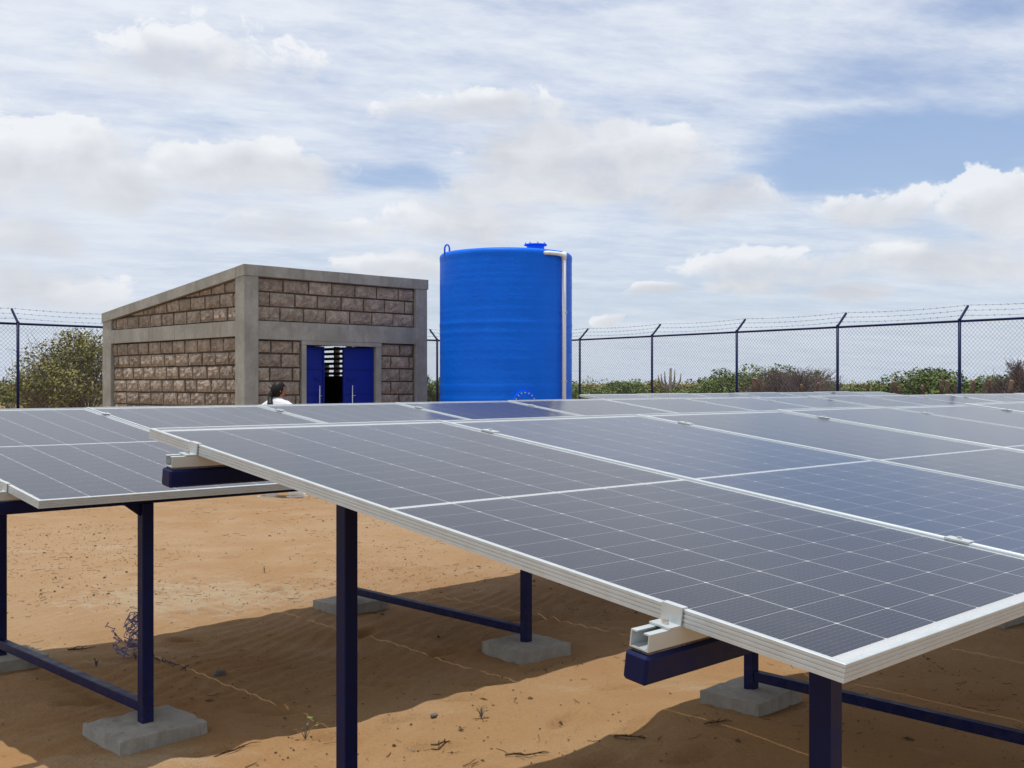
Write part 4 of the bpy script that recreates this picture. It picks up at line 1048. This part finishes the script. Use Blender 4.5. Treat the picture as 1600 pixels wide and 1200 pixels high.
twig(823, 1178, .17, .15, 'dry forked twig on the sunlit sand at the bottom centre', 4)
twig(690, 1158, .09, .5, 'small dark twig right of the centre leg')
twig(362, 1180, .20, 1.0, 'long thin twig beside the nearest concrete footing')
twig(125, 1018, .14, .4, 'reddish twig lying behind the low tie beam on the left', 2, M_log)
twig(1120, 1147, .12, .2, 'little twig with crumpled leaves in the shade by the right footing', 5)
twig(985, 1160, .13, -.3, 'thin curved twig in the shade at the bottom right')
def sprout(px_, py_, h, label, n=9):
    q = gp(px_, py_); root = empty('seedling', q); tag(root, label, 'seedling', 'seedlings on the sand'); rr = random.Random(px_)
    st = MB(); lf = MB()
    for k in range(n):
        a = rr.uniform(0, 6.28); e = Vector((math.cos(a) * h * .5 * rr.random(), math.sin(a) * h * .5 * rr.random(), h * rr.uniform(.4, 1)))
        st.tube([(0, 0, 0), e * .5 + Vector((0, 0, .01)), e], [.002, .0015, .001], 3, False)
        t1 = Vector((math.cos(a), math.sin(a), .2)) * h * .22; t2 = Vector((-math.sin(a), math.cos(a), .1)) * h * .10
        lf.add([e, e + t1 * .5 + t2, e + t1, e + t1 * .5 - t2], [(0, 1, 2, 3)])
    st.build('stem', M_bark, root); lf.build('leaves', M_leaf3, root)
sprout(413, 893, .055, 'tiny green seedling on the sunlit sand left of the centre leg'); sprout(477, 1160, .09, 'pale seedling on the sunlit sand just left of the centre leg', 7)
sprout(752, 1118, .06, 'flat green seedling between the two shadows', 12); sprout(150, 1040, .05, 'small dark green weed in the shade left of the front leg', 12); sprout(212, 1028, .05, 'small weed at the foot of the tangled wire', 12)
def stone(px_, py_, s, label):
    q = gp(px_, py_); bm = bmesh.new(); bmesh.ops.create_icosphere(bm, subdivisions=2, radius=s); rr = random.Random(px_)
    for v in bm.verts: v.co *= rr.uniform(.8, 1.15); v.co.z *= .6
    me = bpy.data.meshes.new('stone'); bm.to_mesh(me); bm.free(); me.materials.append(M_stone)
    o = link('stone', me, None, q + Vector((0, 0, s * .2))); tag(o, label, 'stone', 'loose stones')
stone(678, 1112, .018, 'dark pebble on the sunlit strip right of the centre leg'); stone(343, 1056, .035, 'grey stone at the end of the wire in the shade'); stone(645, 1168, .010, 'tiny pebble at the bottom near the centre leg')
# tangled wire behind the front leg of the middle row
q = gp(208, 1024); root = empty('tangled_wire', q); tag(root, 'tangle of lilac-blue wire loops standing on the sand behind the left leg', 'wire')
rr = random.Random(33); m = MB()
def loops(pts, rad, per, r_=.0026, up=.6):
    P_ = []
    for i in range(len(pts) - 1):
        a, b = Vector(pts[i]), Vector(pts[i + 1])
        for k in range(per):
            f = k / per; c = a.lerp(b, f); ph = rr.uniform(0, 6.28); ra = rad * rr.uniform(.5, 1.25); tl = Vector((rr.uniform(-1, 1), rr.uniform(-1, 1), rr.uniform(-1, 1))).normalized(); u1 = tl.orthogonal().normalized(); u2 = tl.cross(u1)
            for s in range(7): P_.append(c + (u1 * math.cos(ph + s * .95) * 1.4 + u2 * math.sin(ph + s * .95) * .8) * ra)
    for p_ in P_: p_.z = max(p_.z, .004)
    m.tube(P_, r_, 4, False)
loops([(-.02, 0, .02), (-.01, .02, .08), (0, 0, .14), (.0, .01, .22)], .035, 4); loops([(.01, 0, .10), (-.01, .0, .20), (.02, .01, .24)], .04, 4)
loops([(-.06, 0, .02), (-.10, 0, .06), (-.085, 0, .10), (-.11, 0, .15), (-.18, 0, .21)], .018, 2)
m.build('wire_loops', M_bluewire, root); m = MB()
loops([(.05, -.02, .01), (.14, -.08, .01), (.20, -.12, .012), (.27, -.20, .01), (.36, -.30, .008), (.44, -.34, .008)], .026, 2, .0026)
m.build('wire_end', M_wire, root)
